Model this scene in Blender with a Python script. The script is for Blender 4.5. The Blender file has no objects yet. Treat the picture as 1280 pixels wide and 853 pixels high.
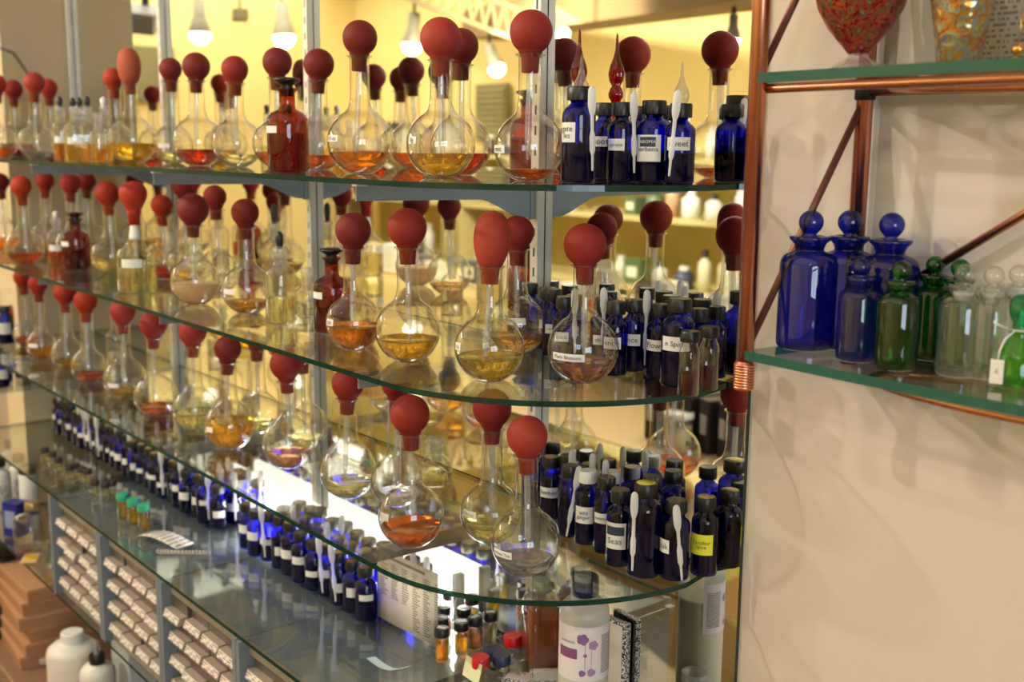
import bpy, bmesh, math, random
from mathutils import Vector, Matrix
import numpy as np
random.seed(7)
S = bpy.context.scene
COL = S.collection
PI = math.pi
# ------------------------------------------------------------------ camera
F_PX, YAW, PITCH, ROLL = 1397.66, .8818, .1723, .0111      # for a 1280 x 853 frame
CAM = Vector((0, -.9227, 1.5))
FW = Vector((-math.sin(YAW)*math.cos(PITCH), math.cos(YAW)*math.cos(PITCH), -math.sin(PITCH)))
R0 = Vector((math.cos(YAW), math.sin(YAW), 0)); U0 = R0.cross(FW)
RT = R0*math.cos(ROLL)+U0*math.sin(ROLL); UP = -R0*math.sin(ROLL)+U0*math.cos(ROLL)
cd = bpy.data.cameras.new('camera'); co = bpy.data.objects.new('camera', cd); COL.objects.link(co)
m = Matrix((RT, UP, -FW)).transposed().to_4x4(); m.translation = CAM; co.matrix_world = m
cd.sensor_width = 36; cd.lens = F_PX/1280*36; cd.clip_start = .02
cd.dof.use_dof = True; cd.dof.focus_distance = 1.20; cd.dof.aperture_fstop = 5.6
S.camera = co
# ------------------------------------------------------------------ world, exposure, lights
w = bpy.data.worlds.new('world'); S.world = w; w.use_nodes = True
w.node_tree.nodes['Background'].inputs[0].default_value = (1, .86, .62, 1)
w.node_tree.nodes['Background'].inputs[1].default_value = .15
S.view_settings.view_transform = 'Standard'; S.view_settings.look = 'None'
S.view_settings.exposure = 0.0; S.view_settings.gamma = 1
cy = S.cycles
cy.max_bounces = 14; cy.diffuse_bounces = 3; cy.glossy_bounces = 8; cy.transmission_bounces = 10
cy.transparent_max_bounces = 48; cy.caustics_reflective = False; cy.caustics_refractive = False
cy.sample_clamp_indirect = 4; cy.sample_clamp_direct = 12; cy.use_denoising = True; cy.blur_glossy = .3
WARM = (1, .91, .79)
def light(name, kind, loc, power, color, size=.03, target=None, spot=None, size_y=None):
    l = bpy.data.lights.new(name, kind); o = bpy.data.objects.new(name, l); COL.objects.link(o)
    o.location = loc; l.energy = power; l.color = color
    if kind == 'AREA':
        l.size = size
        if size_y: l.shape = 'RECTANGLE'; l.size_y = size_y
    else: l.shadow_soft_size = size
    if spot: l.spot_size = spot; l.spot_blend = .6
    if target is not None:
        o.rotation_euler = (Vector(target)-Vector(loc)).to_track_quat('-Z', 'Y').to_euler()
    return o
KEY = (-1.98, -1.92, 2.53)
light('key_lamp_light', 'SPOT', KEY, 74, WARM, .022, (-.8, 0, 1.2), 1.7)
light('lamp_light', 'SPOT', (-3.1, -1.9, 2.45), 110, WARM, .04, (-2.2, 0, 1.2), 1.5)
light('lamp_light', 'SPOT', (.9, -2.1, 2.45), 26, WARM, .05, (-.9, 0, 1.2), 1.3)
for k, (x_, y_) in enumerate([(-4.3, -1.5), (-2.5, -2.4), (-1.3, -1.6), (-.3, -2.3), (.5, -1.3)]):
    light('lamp_light', 'SPOT', (x_, y_, 2.4), 15, WARM, .02, (-1.3-.3*(k == 0), 0, 1.2), 1.2)
light('overhead_fill', 'AREA', (-2.0, -1.8, 2.68), 20, (1, .93, .82), 5.0, (-2.0, -1.8, 0), size_y=2.6)  # added broad fill below the ceiling, gives the shelves an even sheen
light('display_fill', 'AREA', (-3.9, -2.55, 2.1), 14, (1, .95, .70), 2.2, (-3.9, -3.5, 1.1), size_y=.3)  # added fill, brightens the wall behind the mirrored display shelves
light('overhead_fill', 'AREA', (-7.0, -2.0, 2.68), 85, (1, .93, .80), 2.6, (-7.0, -2.0, 0), size_y=2.2)  # added fill, lifts the far end of the mirrored room
light('far_wall_fill', 'SPOT', (-3.6, -1.6, 2.5), 300, (1, .93, .76), .08, (-4.3, -3.4, 1.2), 1.9)  # added fill spot, brightens the far wall in the mirror
light('far_wall_fill', 'SPOT', (-1.6, -1.9, 2.5), 150, (1, .93, .76), .08, (-2.0, -3.4, .9), 1.9)  # second added spot, further along the far wall

# ------------------------------------------------------------------ pixel -> point on a real plane
def ray(px, py): return FW + RT*((px-640)/F_PX) - UP*((py-426.5)/F_PX)
def at(px, py, z=None, y=None, x=None, r=0):
    d = ray(px, py)
    if z is not None: t = (z-CAM.z)/d.z
    elif y is not None: t = (y-CAM.y)/d.y
    else: t = (x-CAM.x)/d.x
    p = CAM+d*t
    if r:
        h = Vector((d.x, d.y, 0)).normalized(); p += h*r
    return p
def project(p):
    d = Vector(p)-CAM; z = d.dot(FW)
    return 640+F_PX*d.dot(RT)/z, 426.5-F_PX*d.dot(UP)/z, z
def col_at(px, y, z):
    a, b = -6., 1.5
    for _ in range(50):
        c = (a+b)/2
        if project((c, y, z))[0] < px or (Vector((c, y, z))-CAM).dot(FW) < 0: a = c
        else: b = c
    return Vector((c, y, z))
def facing(p): return math.atan2(CAM.y-p[1], CAM.x-p[0])

# ------------------------------------------------------------------ materials
MATS = {}
def lin(c): return tuple((v/12.92 if v <= .04045 else ((v+.055)/1.055)**2.4) for v in c)
class NT:
    def __init__(s, name):
        s.m = bpy.data.materials.new(name); s.m.use_nodes = True; s.t = s.m.node_tree
        s.t.nodes.clear(); s.out = s.n('ShaderNodeOutputMaterial')
    def n(s, k, **kw):
        o = s.t.nodes.new(k)
        for a, b in kw.items(): setattr(o, a, b)
        return o
    def l(s, a, b): s.t.links.new(a, b)
def pbr(name, col, rough=.5, metal=0, noise=0, nscale=40, bump=0, bscale=200, spec=.5, sss=0, emis=None, coat=0):
    if name in MATS: return MATS[name]
    a = NT(name); b = a.n('ShaderNodeBsdfPrincipled'); a.l(b.outputs[0], a.out.inputs[0])
    c = (*lin(col), 1)
    b.inputs['Base Color'].default_value = c; b.inputs['Roughness'].default_value = rough
    b.inputs['Metallic'].default_value = metal; b.inputs['Specular IOR Level'].default_value = spec
    b.inputs['Coat Weight'].default_value = coat
    if sss: b.inputs['Subsurface Weight'].default_value = sss; b.inputs['Subsurface Radius'].default_value = (.01, .006, .003)
    if emis: b.inputs['Emission Color'].default_value = (*emis[0], 1); b.inputs['Emission Strength'].default_value = emis[1]
    tc = a.n('ShaderNodeTexCoord')
    if noise:
        n = a.n('ShaderNodeTexNoise'); n.inputs['Scale'].default_value = nscale; n.inputs['Detail'].default_value = 5
        a.l(tc.outputs['Object'], n.inputs['Vector'])
        mx = a.n('ShaderNodeMix', data_type='RGBA'); mx.inputs[6].default_value = tuple(v*(1-noise) for v in c[:3])+(1,)
        mx.inputs[7].default_value = tuple(min(1, v*(1+noise)) for v in c[:3])+(1,)
        a.l(n.outputs[0], mx.inputs[0]); a.l(mx.outputs[2], b.inputs['Base Color'])
    if bump:
        n = a.n('ShaderNodeTexNoise'); n.inputs['Scale'].default_value = bscale; a.l(tc.outputs['Object'], n.inputs['Vector'])
        bp = a.n('ShaderNodeBump'); bp.inputs['Strength'].default_value = bump; bp.inputs['Distance'].default_value = .001
        a.l(n.outputs[0], bp.inputs['Height']); a.l(bp.outputs[0], b.inputs['Normal'])
    MATS[name] = a.m; return a.m
def thin(name, tint, f0=.05, edge=.5, rough=0.0, power=5, haze=0, gl=(1, 1, 1)):
    """thin glass: tinted see-through with mirror-like reflection growing at grazing angles"""
    if name in MATS: return MATS[name]
    a = NT(name)
    lw = a.n('ShaderNodeLayerWeight'); lw.inputs['Blend'].default_value = .5
    p5 = a.n('ShaderNodeMath', operation='POWER'); a.l(lw.outputs['Facing'], p5.inputs[0]); p5.inputs[1].default_value = power
    sc = a.n('ShaderNodeMath', operation='MULTIPLY_ADD'); a.l(p5.outputs[0], sc.inputs[0]); sc.inputs[1].default_value = .85-f0; sc.inputs[2].default_value = f0
    p3 = a.n('ShaderNodeMath', operation='POWER'); a.l(lw.outputs['Facing'], p3.inputs[0]); p3.inputs[1].default_value = 2.5
    mx = a.n('ShaderNodeMix', data_type='RGBA'); mx.inputs[6].default_value = (*tint, 1)
    mx.inputs[7].default_value = tuple(v**1.6*edge for v in tint)+(1,); a.l(p3.outputs[0], mx.inputs[0])
    tr = a.n('ShaderNodeBsdfTransparent'); a.l(mx.outputs[2], tr.inputs[0])
    g = a.n('ShaderNodeBsdfGlossy'); g.inputs['Roughness'].default_value = rough; g.inputs[0].default_value = (*gl, 1)
    ms = a.n('ShaderNodeMixShader'); a.l(sc.outputs[0], ms.inputs[0]); a.l(tr.outputs[0], ms.inputs[1]); a.l(g.outputs[0], ms.inputs[2])
    last = ms
    if haze:
        d = a.n('ShaderNodeBsdfDiffuse'); d.inputs[0].default_value = (*[min(1, v*1.0) for v in tint], 1)
        tl = a.n('ShaderNodeBsdfTranslucent'); tl.inputs[0].default_value = d.inputs[0].default_value
        dd = a.n('ShaderNodeMixShader'); a.l(d.outputs[0], dd.inputs[1]); a.l(tl.outputs[0], dd.inputs[2])
        m2 = a.n('ShaderNodeMixShader'); m2.inputs[0].default_value = haze
        a.l(ms.outputs[0], m2.inputs[1]); a.l(dd.outputs[0], m2.inputs[2]); last = m2
    a.l(last.outputs[0], a.out.inputs[0]); MATS[name] = a.m; return a.m
def liquid_mat(name, tint, milky=0):
    if name in MATS: return MATS[name]
    a = NT(name)
    rf = a.n('ShaderNodeBsdfRefraction'); rf.inputs['Color'].default_value = (*tint, 1); rf.inputs['IOR'].default_value = 1.33; rf.inputs['Roughness'].default_value = .0
    tr = a.n('ShaderNodeBsdfTransparent'); tr.inputs[0].default_value = (*tint, 1)
    m0 = a.n('ShaderNodeMixShader'); m0.inputs[0].default_value = .35; a.l(rf.outputs[0], m0.inputs[1]); a.l(tr.outputs[0], m0.inputs[2])
    tl = a.n('ShaderNodeBsdfTranslucent'); tl.inputs[0].default_value = (*tint, 1)
    df = a.n('ShaderNodeBsdfDiffuse'); df.inputs[0].default_value = (*tint, 1)
    td = a.n('ShaderNodeMixShader'); a.l(tl.outputs[0], td.inputs[1]); a.l(df.outputs[0], td.inputs[2])
    m1 = a.n('ShaderNodeMixShader'); m1.inputs[0].default_value = max(milky, .08); a.l(m0.outputs[0], m1.inputs[1]); a.l(td.outputs[0], m1.inputs[2])
    lw = a.n('ShaderNodeLayerWeight'); p5 = a.n('ShaderNodeMath', operation='POWER'); a.l(lw.outputs['Facing'], p5.inputs[0]); p5.inputs[1].default_value = 5
    sc = a.n('ShaderNodeMath', operation='MULTIPLY_ADD'); a.l(p5.outputs[0], sc.inputs[0]); sc.inputs[1].default_value = .7; sc.inputs[2].default_value = .03
    g = a.n('ShaderNodeBsdfGlossy'); g.inputs['Roughness'].default_value = .02
    m2 = a.n('ShaderNodeMixShader'); a.l(sc.outputs[0], m2.inputs[0]); a.l(m1.outputs[0], m2.inputs[1]); a.l(g.outputs[0], m2.inputs[2])
    a.l(m2.outputs[0], a.out.inputs[0]); MATS[name] = a.m; return a.m
def emit(name, col, strength):
    if name in MATS: return MATS[name]
    a = NT(name); e = a.n('ShaderNodeEmission'); e.inputs[0].default_value = (*col, 1); e.inputs[1].default_value = strength
    a.l(e.outputs[0], a.out.inputs[0]); MATS[name] = a.m; return a.m
def print_mat(name, paper, ink, sx, sy, dens=.5):
    """small flat print: rows of word-like dashes on paper (object coordinates x, z)"""
    if name in MATS: return MATS[name]
    a = NT(name); b = a.n('ShaderNodeBsdfPrincipled'); b.inputs['Roughness'].default_value = .5; a.l(b.outputs[0], a.out.inputs[0])
    tc = a.n('ShaderNodeTexCoord'); mp = a.n('ShaderNodeSeparateXYZ'); a.l(tc.outputs['UV'], mp.inputs[0])
    row = a.n('ShaderNodeMath', operation='MULTIPLY'); a.l(mp.outputs[1], row.inputs[0]); row.inputs[1].default_value = sy
    fr = a.n('ShaderNodeMath', operation='FRACT'); a.l(row.outputs[0], fr.inputs[0])
    band = a.n('ShaderNodeMath', operation='LESS_THAN'); a.l(fr.outputs[0], band.inputs[0]); band.inputs[1].default_value = .5
    fl = a.n('ShaderNodeMath', operation='FLOOR'); a.l(row.outputs[0], fl.inputs[0])
    xx = a.n('ShaderNodeMath', operation='MULTIPLY'); a.l(mp.outputs[0], xx.inputs[0]); xx.inputs[1].default_value = sx
    cb = a.n('ShaderNodeCombineXYZ'); a.l(xx.outputs[0], cb.inputs[0])
    f17 = a.n('ShaderNodeMath', operation='MULTIPLY'); a.l(fl.outputs[0], f17.inputs[0]); f17.inputs[1].default_value = 17.3; a.l(f17.outputs[0], cb.inputs[1])
    n = a.n('ShaderNodeTexNoise'); n.inputs['Scale'].default_value = 1; n.inputs['Detail'].default_value = 1; a.l(cb.outputs[0], n.inputs['Vector'])
    gt = a.n('ShaderNodeMath', operation='GREATER_THAN'); a.l(n.outputs[0], gt.inputs[0]); gt.inputs[1].default_value = 1-dens
    mu = a.n('ShaderNodeMath', operation='MULTIPLY'); a.l(gt.outputs[0], mu.inputs[0]); a.l(band.outputs[0], mu.inputs[1])
    mx = a.n('ShaderNodeMix', data_type='RGBA'); mx.inputs[6].default_value = (*lin(paper), 1); mx.inputs[7].default_value = (*lin(ink), 1)
    a.l(mu.outputs[0], mx.inputs[0]); a.l(mx.outputs[2], b.inputs['Base Color']); MATS[name] = a.m; return a.m
CLEAR = lambda: thin('clear_glass', (.97, .97, .955), .06, .40, power=2.4)
TUBE = lambda: thin('tube_glass', (.93, .93, .92), .08, .6, haze=.22)
COBALT = lambda: thin('cobalt_glass', (.12, .13, .85), .04, .35)
ROYAL = lambda: thin('royal_blue_glass', (.085, .11, .70), .06, .3, haze=.07)
AMBERG = lambda: thin('amber_glass', (.55, .14, .015), .05, .3)
GREENG = lambda: thin('green_glass', (.10, .52, .10), .06, .3, haze=.025)
SHELFG = lambda: thin('shelf_glass', (.955, .98, .96), .07, .8, power=4)
EDGEG = lambda: thin('shelf_glass_edge', (.012, .075, .05), .08, .7, rough=.12, haze=.6)
ETEDGE = lambda: thin('etagere_glass_edge', (.04, .20, .14), .09, .7, rough=.2, haze=.7)
def rubber(k):
    c = [(.55, .17, .14), (.62, .22, .18), (.44, .14, .115), (.66, .20, .14), (.66, .33, .24)][k]
    return pbr('red_rubber_%s' % 'abcde'[k], c, .62, noise=.12, nscale=30, bump=.15, bscale=500, spec=.22)
LIQ = {'amber': (.94, .52, .07), 'yellow': (.97, .76, .14), 'pale yellow': (.97, .93, .62), 'golden': (.98, .70, .14),
       'orange': (.97, .40, .08), 'red': (.78, .18, .04), 'peach': (.98, .66, .42), 'clear': (.97, .97, .94), 'olive yellow': (.86, .76, .2),
       'milky peach': (.98, .74, .48), 'dark red': (.52, .03, .03)}
def liq(k): return liquid_mat('liquid_'+k.replace(' ', '_'), LIQ[k], .75 if k == 'milky peach' else 0)
BLACK = lambda: pbr('black_plastic', (.06, .06, .06), .38)
WHITEP = lambda: pbr('white_plastic', (.88, .87, .84), .4)
PAPER = lambda: pbr('white_label_paper', (.86, .85, .82), .6, noise=.03)
INK = lambda: pbr('ink', (.12, .12, .13), .6)
STEEL = lambda: pbr('grey_painted_steel', (.50, .53, .54), .45, metal=.3, noise=.05)
COPPER = lambda: pbr('copper', (.80, .55, .44), .26, metal=1, noise=.3, nscale=22)
PIP = lambda: thin('pipette_plastic', (.97, .97, .97), .06, .9, rough=.2, haze=.82)

# ------------------------------------------------------------------ mesh helpers
def new_obj(name, me, parent=None, loc=None):
    o = bpy.data.objects.new(name, me); COL.objects.link(o)
    if parent is not None: o.parent = parent
    if loc is not None: o.location = loc
    return o
def tag(o, label=None, cat=None, group=None, kind=None):
    if label: o['label'] = label
    if cat: o['category'] = cat
    if group: o['group'] = group
    if kind: o['kind'] = kind
    return o
def thing(name, label, cat, loc, rz=0, group=None):
    e = bpy.data.objects.new(name, None); COL.objects.link(e); e.empty_display_size = .02
    e.location = loc; e.rotation_euler = (0, 0, rz); return tag(e, label, cat, group)
MC = {}
def mesh_from(name, verts, faces, mats, smooth=True, midx=None, uvs=None):
    me = bpy.data.meshes.new(name); me.from_pydata([tuple(v) for v in verts], [], faces)
    for mm in (mats if isinstance(mats, (list, tuple)) else [mats]): me.materials.append(mm)
    if midx: me.polygons.foreach_set('material_index', midx)
    if smooth: me.polygons.foreach_set('use_smooth', [True]*len(me.polygons))
    if uvs is not None:
        uv = me.uv_layers.new(name='UVMap')
        for l in me.loops: uv.data[l.index].uv = uvs[l.vertex_index]
    me.update(); return me
def lathe(name, prof, mat, seg=32, ribs=0, smooth=True, sharp=False, sq=None):
    """prof: list of (r, z); r=0 closes. ribs: alternate radius. sq: squareness for boxy bottles"""
    V = []; Fc = []; rings = []
    for (r, z) in prof:
        if r <= 1e-7: rings.append([len(V)]); V.append((0, 0, z)); continue
        ring = []
        for i in range(seg):
            a = 2*PI*i/seg; rr = r
            if ribs and i % 2: rr = r*(1-ribs)
            if sq:
                c, s = abs(math.cos(a)), abs(math.sin(a)); rr = r/((c**sq+s**sq)**(1/sq))
            ring.append(len(V)); V.append((rr*math.cos(a), rr*math.sin(a), z))
        rings.append(ring)
    for A, B in zip(rings[:-1], rings[1:]):
        if len(A) == 1 and len(B) == 1: continue
        for i in range(seg):
            j = (i+1) % seg
            if len(A) == 1: Fc.append((A[0], B[j], B[i]))
            elif len(B) == 1: Fc.append((A[i], A[j], B[0]))
            else: Fc.append((A[i], A[j], B[j], B[i]))
    me = mesh_from(name, V, Fc, mat, smooth)
    if smooth and sharp:
        try: me.set_sharp_from_angle(angle=math.radians(40))
        except Exception: pass
    return me
def box_data(V, Fc, x0, x1, y0, y1, z0, z1):
    b = len(V); V += [(x0, y0, z0), (x1, y0, z0), (x1, y1, z0), (x0, y1, z0), (x0, y0, z1), (x1, y0, z1), (x1, y1, z1), (x0, y1, z1)]
    Fc += [tuple(b+i for i in f) for f in ((0, 3, 2, 1), (4, 5, 6, 7), (0, 1, 5, 4), (1, 2, 6, 5), (2, 3, 7, 6), (3, 0, 4, 7))]
def boxm(name, x0, x1, y0, y1, z0, z1, mat, bev=0):
    V = []; Fc = []; box_data(V, Fc, x0, x1, y0, y1, z0, z1)
    me = mesh_from(name, V, Fc, mat, False)
    if bev:
        bm = bmesh.new(); bm.from_mesh(me)
        bmesh.ops.bevel(bm, geom=bm.edges[:], offset=bev, segments=2, affect='EDGES', profile=.5); bm.to_mesh(me); bm.free()
    return me
def tube(name, pts, r, mat, seg=10, caps=True, closed=False):
    pts = [Vector(p) for p in pts]; V = []; Fc = []; n = len(pts); up = None
    for i, p in enumerate(pts):
        if closed: t = (pts[(i+1) % n]-pts[i-1]).normalized()
        else: t = ((pts[min(i+1, n-1)])-(pts[max(i-1, 0)])).normalized()
        if up is None:
            up = Vector((0, 0, 1)) if abs(t.z) < .9 else Vector((1, 0, 0))
        a = up-t*up.dot(t)
        a.normalize(); up = a; b = t.cross(a)
        rr = r[i] if isinstance(r, (list, tuple)) else r
        for k in range(seg):
            an = 2*PI*k/seg; V.append(p+(a*math.cos(an)+b*math.sin(an))*rr)
    m_ = n if closed else n-1
    for i in range(m_):
        j = (i+1) % n
        for k in range(seg):
            q = (k+1) % seg; Fc.append((i*seg+k, i*seg+q, j*seg+q, j*seg+k))
    if caps and not closed:
        Fc.append(tuple(range(seg))[::-1]); Fc.append(tuple((n-1)*seg+k for k in range(seg)))
    return mesh_from(name, V, Fc, mat, True)
def patch(name, W, H, mat, surf, nu=10, nv=4, base=0):
    """flat w x h patch bent by surf(u, v) -> point"""
    V = []; Fc = []; uv = []
    for j in range(nv+1):
        for i in range(nu+1):
            V.append(surf((i/nu-.5)*W, (j/nv-.5)*H)); uv.append((i/nu, j/nv))
    for j in range(nv):
        for i in range(nu):
            a = j*(nu+1)+i; Fc.append((a, a+1, a+nu+2, a+nu+1))
    return mesh_from(name, V, Fc, mat, True, uvs=uv)
TX = {}
def text_data(s):
    if s in TX: return TX[s]
    cu = bpy.data.curves.new('t', 'FONT'); cu.body = s; cu.size = 1; cu.align_x = 'CENTER'; cu.align_y = 'CENTER'; cu.resolution_u = 2
    cu.space_line = .85
    o = bpy.data.objects.new('t', cu); COL.objects.link(o); dg = bpy.context.evaluated_depsgraph_get()
    me = bpy.data.meshes.new_from_object(o.evaluated_get(dg)); bpy.data.objects.remove(o)
    bm = bmesh.new(); bm.from_mesh(me); bmesh.ops.triangulate(bm, faces=bm.faces[:]); bm.to_mesh(me); bm.free()
    V = [tuple(v.co) for v in me.vertices]; Fc = [tuple(p.vertices) for p in me.polygons]
    TX[s] = (V, Fc); return TX[s]
def text_on(name, s, height, mat, surf, parent):
    V, Fc = text_data(s)
    return new_obj(name, mesh_from(name, [surf(v[0]*height, v[1]*height) for v in V], Fc, mat, False), parent)
def sph_surf(R, cz, az, el, dr):
    def f(u, v):
        a = az+u/(R*math.cos(el)); e = el+v/R
        return ((R+dr)*math.cos(e)*math.cos(a), (R+dr)*math.cos(e)*math.sin(a), cz+(R+dr)*math.sin(e))
    return f
def cyl_surf(R, z, az, dr):
    def f(u, v):
        a = az+u/R; return ((R+dr)*math.cos(a), (R+dr)*math.sin(a), z+v)
    return f
ORD = ['', 'first', 'second', 'third', 'fourth', 'fifth', 'sixth', 'seventh', 'eighth', 'ninth', 'tenth', 'eleventh', 'twelfth', 'thirteenth', 'fourteenth',
       'fifteenth', 'sixteenth', 'seventeenth', 'eighteenth', 'nineteenth', 'twentieth'] + ['twenty-'+k for k in ('first', 'second', 'third', 'fourth', 'fifth', 'sixth', 'seventh', 'eighth', 'ninth')] + ['thirtieth'] + ['thirty-'+k for k in ('first', 'second', 'third', 'fourth', 'fifth', 'sixth', 'seventh', 'eighth', 'ninth')]

# ------------------------------------------------------------------ the room
def struct(name, me, parent=None):
    o = new_obj(name, me, parent)
    if parent is None: o['kind'] = 'structure'
    return o
BEIGE = pbr('beige_wall_paint', (.78, .73, .665), .75, noise=.03, nscale=3, bump=.12, bscale=60)
YELL = pbr('yellow_wall_paint', (.94, .86, .57), .8, noise=.04, nscale=2)
CREAM = pbr('cream_wall_paint', (.93, .85, .66), .8, noise=.03, nscale=2)
TAN = pbr('tan_wall_paint', (.86, .79, .64), .8, noise=.03, nscale=2)
Z1, Z2, Z3, Z4, Z5, Z6 = 1.4645, 1.2535, 1.0425, .833, .627, .35
XL, XR, YF, CEIL = -7.2, 2.3, -3.5, 2.72
struct('floor', boxm('floor', XL, XR, YF, .1, -.05, 0, pbr('floor_wood', (.62, .48, .33), .4, noise=.2, nscale=5)))
struct('ceiling', boxm('ceiling', XL, XR, YF, .1, CEIL, CEIL+.05, pbr('ceiling_paint', (.93, .86, .66), .9)))
struct('wall_back', boxm('wall_back', XL, XR, .005, .1, 0, CEIL, BEIGE))
struct('wall_front', boxm('wall_front', XL, XR, YF-.1, YF, 0, CEIL, YELL))
struct('wall_left', boxm('wall_left', XL-.1, XL, YF, .1, 0, CEIL, YELL))
struct('wall_return', boxm('wall_return', -2.93, -2.79, -.155, .005, 0, CEIL, TAN))
# right wall with a daylight window
V = []; Fc = []
box_data(V, Fc, XR, XR+.1, YF, .1, 0, 1.0); box_data(V, Fc, XR, XR+.1, YF, .1, 2.2, CEIL)
box_data(V, Fc, XR, XR+.1, YF, -2.6, 1.0, 2.2); box_data(V, Fc, XR, XR+.1, -1.0, .1, 1.0, 2.2)
struct('wall_right', mesh_from('wall_right', V, Fc, CREAM, False))
wf = struct('window_1', boxm('window_frame', XR+.02, XR+.06, -1.82, -1.78, 1.0, 2.2, WHITEP()))
V = []; Fc = []
box_data(V, Fc, XR+.02, XR+.06, -2.6, -2.55, 1.0, 2.2); box_data(V, Fc, XR+.02, XR+.06, -1.05, -1.0, 1.0, 2.2)
box_data(V, Fc, XR+.02, XR+.06, -2.6, -1.0, 1.0, 1.05); box_data(V, Fc, XR+.02, XR+.06, -2.6, -1.0, 2.15, 2.2); box_data(V, Fc, XR+.02, XR+.06, -2.6, -1.0, 1.58, 1.61)
new_obj('window_frame', mesh_from('window_frame', V, Fc, WHITEP(), False), wf)
new_obj('daylight_pane', boxm('pane', XR+.07, XR+.08, -2.6, -1.0, 1.0, 2.2, emit('daylight', (.75, .88, 1), 9)), wf)
# mirror on the wall behind the glass shelves
MX = -.729
a = NT('mirror_silver'); g = a.n('ShaderNodeBsdfGlossy'); g.inputs[0].default_value = (.90, .91, .87, 1); g.inputs['Roughness'].default_value = 0; a.l(g.outputs[0], a.out.inputs[0])
mir = thing('wall_mirror', 'large frameless mirror covering the wall behind the glass shelves', 'mirror', (-1.76, .002, 0))
V = []; Fc = []; box_data(V, Fc, -2.79+1.76, MX+1.76, -.002, .003, .05, 2.55)
new_obj('mirror_sheet', mesh_from('mirror_sheet', V, Fc, [a.m, pbr('mirror_edge', (.16, .19, .17), .3)], False, midx=[1, 1, 0, 1, 1, 1]), mir)

# ------------------------------------------------------------------ slotted standards and brackets
POLE_X = [-2.787, -2.222, -1.634, -1.065]
POLE_X[0] = -2.765
def pole(i, X):
    t = thing('shelf_standard', 'grey slotted metal standard, %s from the right, upright against the mirror' % ORD[4-i], 'shelf standard', (X, -.001, .3), 0, 'slotted standards holding the glass shelves')
    V = []; Fc = []
    box_data(V, Fc, -.007, -.0058, -.011, 0, 0, 2.2); box_data(V, Fc, .0058, .007, -.011, 0, 0, 2.2)
    box_data(V, Fc, -.0058, -.0018, -.011, -.0098, 0, 2.2); box_data(V, Fc, .0018, .0058, -.011, -.0098, 0, 2.2)
    z = 0
    while z < 2.19:
        box_data(V, Fc, -.0018, .0018, -.011, -.0098, z, z+.014); z += .025
    new_obj('channel', mesh_from('channel', V, Fc, pbr('pale_grey_metal', (.88, .85, .78), .4, metal=.1), False), t)
    V = []; Fc = []; box_data(V, Fc, -.0058, .0058, -.003, -.001, 0, 2.2)
    new_obj('slot_backing', mesh_from('slot_backing', V, Fc, pbr('slot_dark', (.2, .2, .19), .6), False), t)
def bracket(X, z, lvl, i):
    t = thing('shelf_bracket', 'grey steel bracket under the %s, on the %s standard from the right' % (lvl, ORD[4-i]), 'shelf bracket', (X, 0, z), 0, 'brackets under the glass shelves')
    L = .27; prof = []
    top = -.0075
    pts = [(-.014, top), (-L, top), (-L, top-.018)]
    for k in range(13):
        u = k/12; y = -.10+.075*u; s = u*u*(3-2*u)
        pts.append((y, top-.020-.024*s))
    pts.append((-.014, top-.044))
    V = [(-.0015, y, zz) for y, zz in pts]+[(.0015, y, zz) for y, zz in pts]; n = len(pts)
    Fc = [tuple(range(n)), tuple(range(n, 2*n))[::-1]]+[(i_, n+i_, n+(i_+1) % n, (i_+1) % n) for i_ in range(n)]
    new_obj('arm', mesh_from('arm', V, Fc, STEEL(), False), t)
    V = []; Fc = []; box_data(V, Fc, -.003, .003, -.02, -.002, top-.046, top+.004)
    new_obj('hook', mesh_from('hook', V, Fc, STEEL(), False), t)
    V = []; Fc = []; box_data(V, Fc, -.005, .005, -L-.002, -L+.012, top-.002, top+.0012)
    new_obj('rest_pad', mesh_from('rest_pad', V, Fc, pbr('pad', (.75, .75, .72), .5), False), t)
SHN = {1: 'top glass shelf', 2: 'second glass shelf', 3: 'third glass shelf', 4: 'fourth glass shelf', 5: 'fifth glass shelf'}
for i, X in enumerate(POLE_X):
    pole(i, X)
    for k, z in ((1, Z1), (2, Z2), (3, Z3), (4, Z4), (5, Z5)):
        if X > -2.7: bracket(X, z, SHN[k], i)
def shelf(k, z, yf, xl, xr, R, desc, yb=-.002, th=.006):
    """glass sheet with a rounded front right corner"""
    pts = [(xl, yb), (xl, yf)]
    cx = xr-R
    for i in range(25):
        a = -PI/2+PI/2*i/24
        e = 1.0
        pts.append((cx+R*math.cos(a), yf+R*1.0+R*math.sin(a)))
    pts.append((xr-.012, yb))
    n = len(pts); V = [(x, y, -th) for x, y in pts]+[(x, y, 0) for x, y in pts]
    Fc = [tuple(range(n))[::-1], tuple(range(n, 2*n))]+[(i, (i+1) % n, n+(i+1) % n, n+i) for i in range(n)]
    me = mesh_from('glass_shelf', V, Fc, [SHELFG(), EDGEG()], False, midx=[0, 0]+[1]*n)
    o = new_obj('glass_shelf', me, None, (0, 0, z)); tag(o, desc, 'glass shelf', 'long glass shelves in front of the mirror')
YFR = -.290
shelf(1, Z1, YFR, -2.76, -.743, .235, 'topmost long glass shelf, at eye level, with a rounded right corner')
shelf(2, Z2, YFR, -2.76, -.745, .235, 'second long glass shelf from the top, with a rounded right corner')
shelf(3, Z3, YFR, -2.76, -.755, .235, 'third long glass shelf from the top, above the lit blue bottles')
shelf(4, Z4, YFR, -2.76, -.735, .02, 'fourth long glass shelf, over the grey small-parts drawers')
shelf(5, Z5, YFR, -2.76, -.735, .02, 'lowest visible glass shelf, carrying the grey small-parts drawers')
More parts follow.
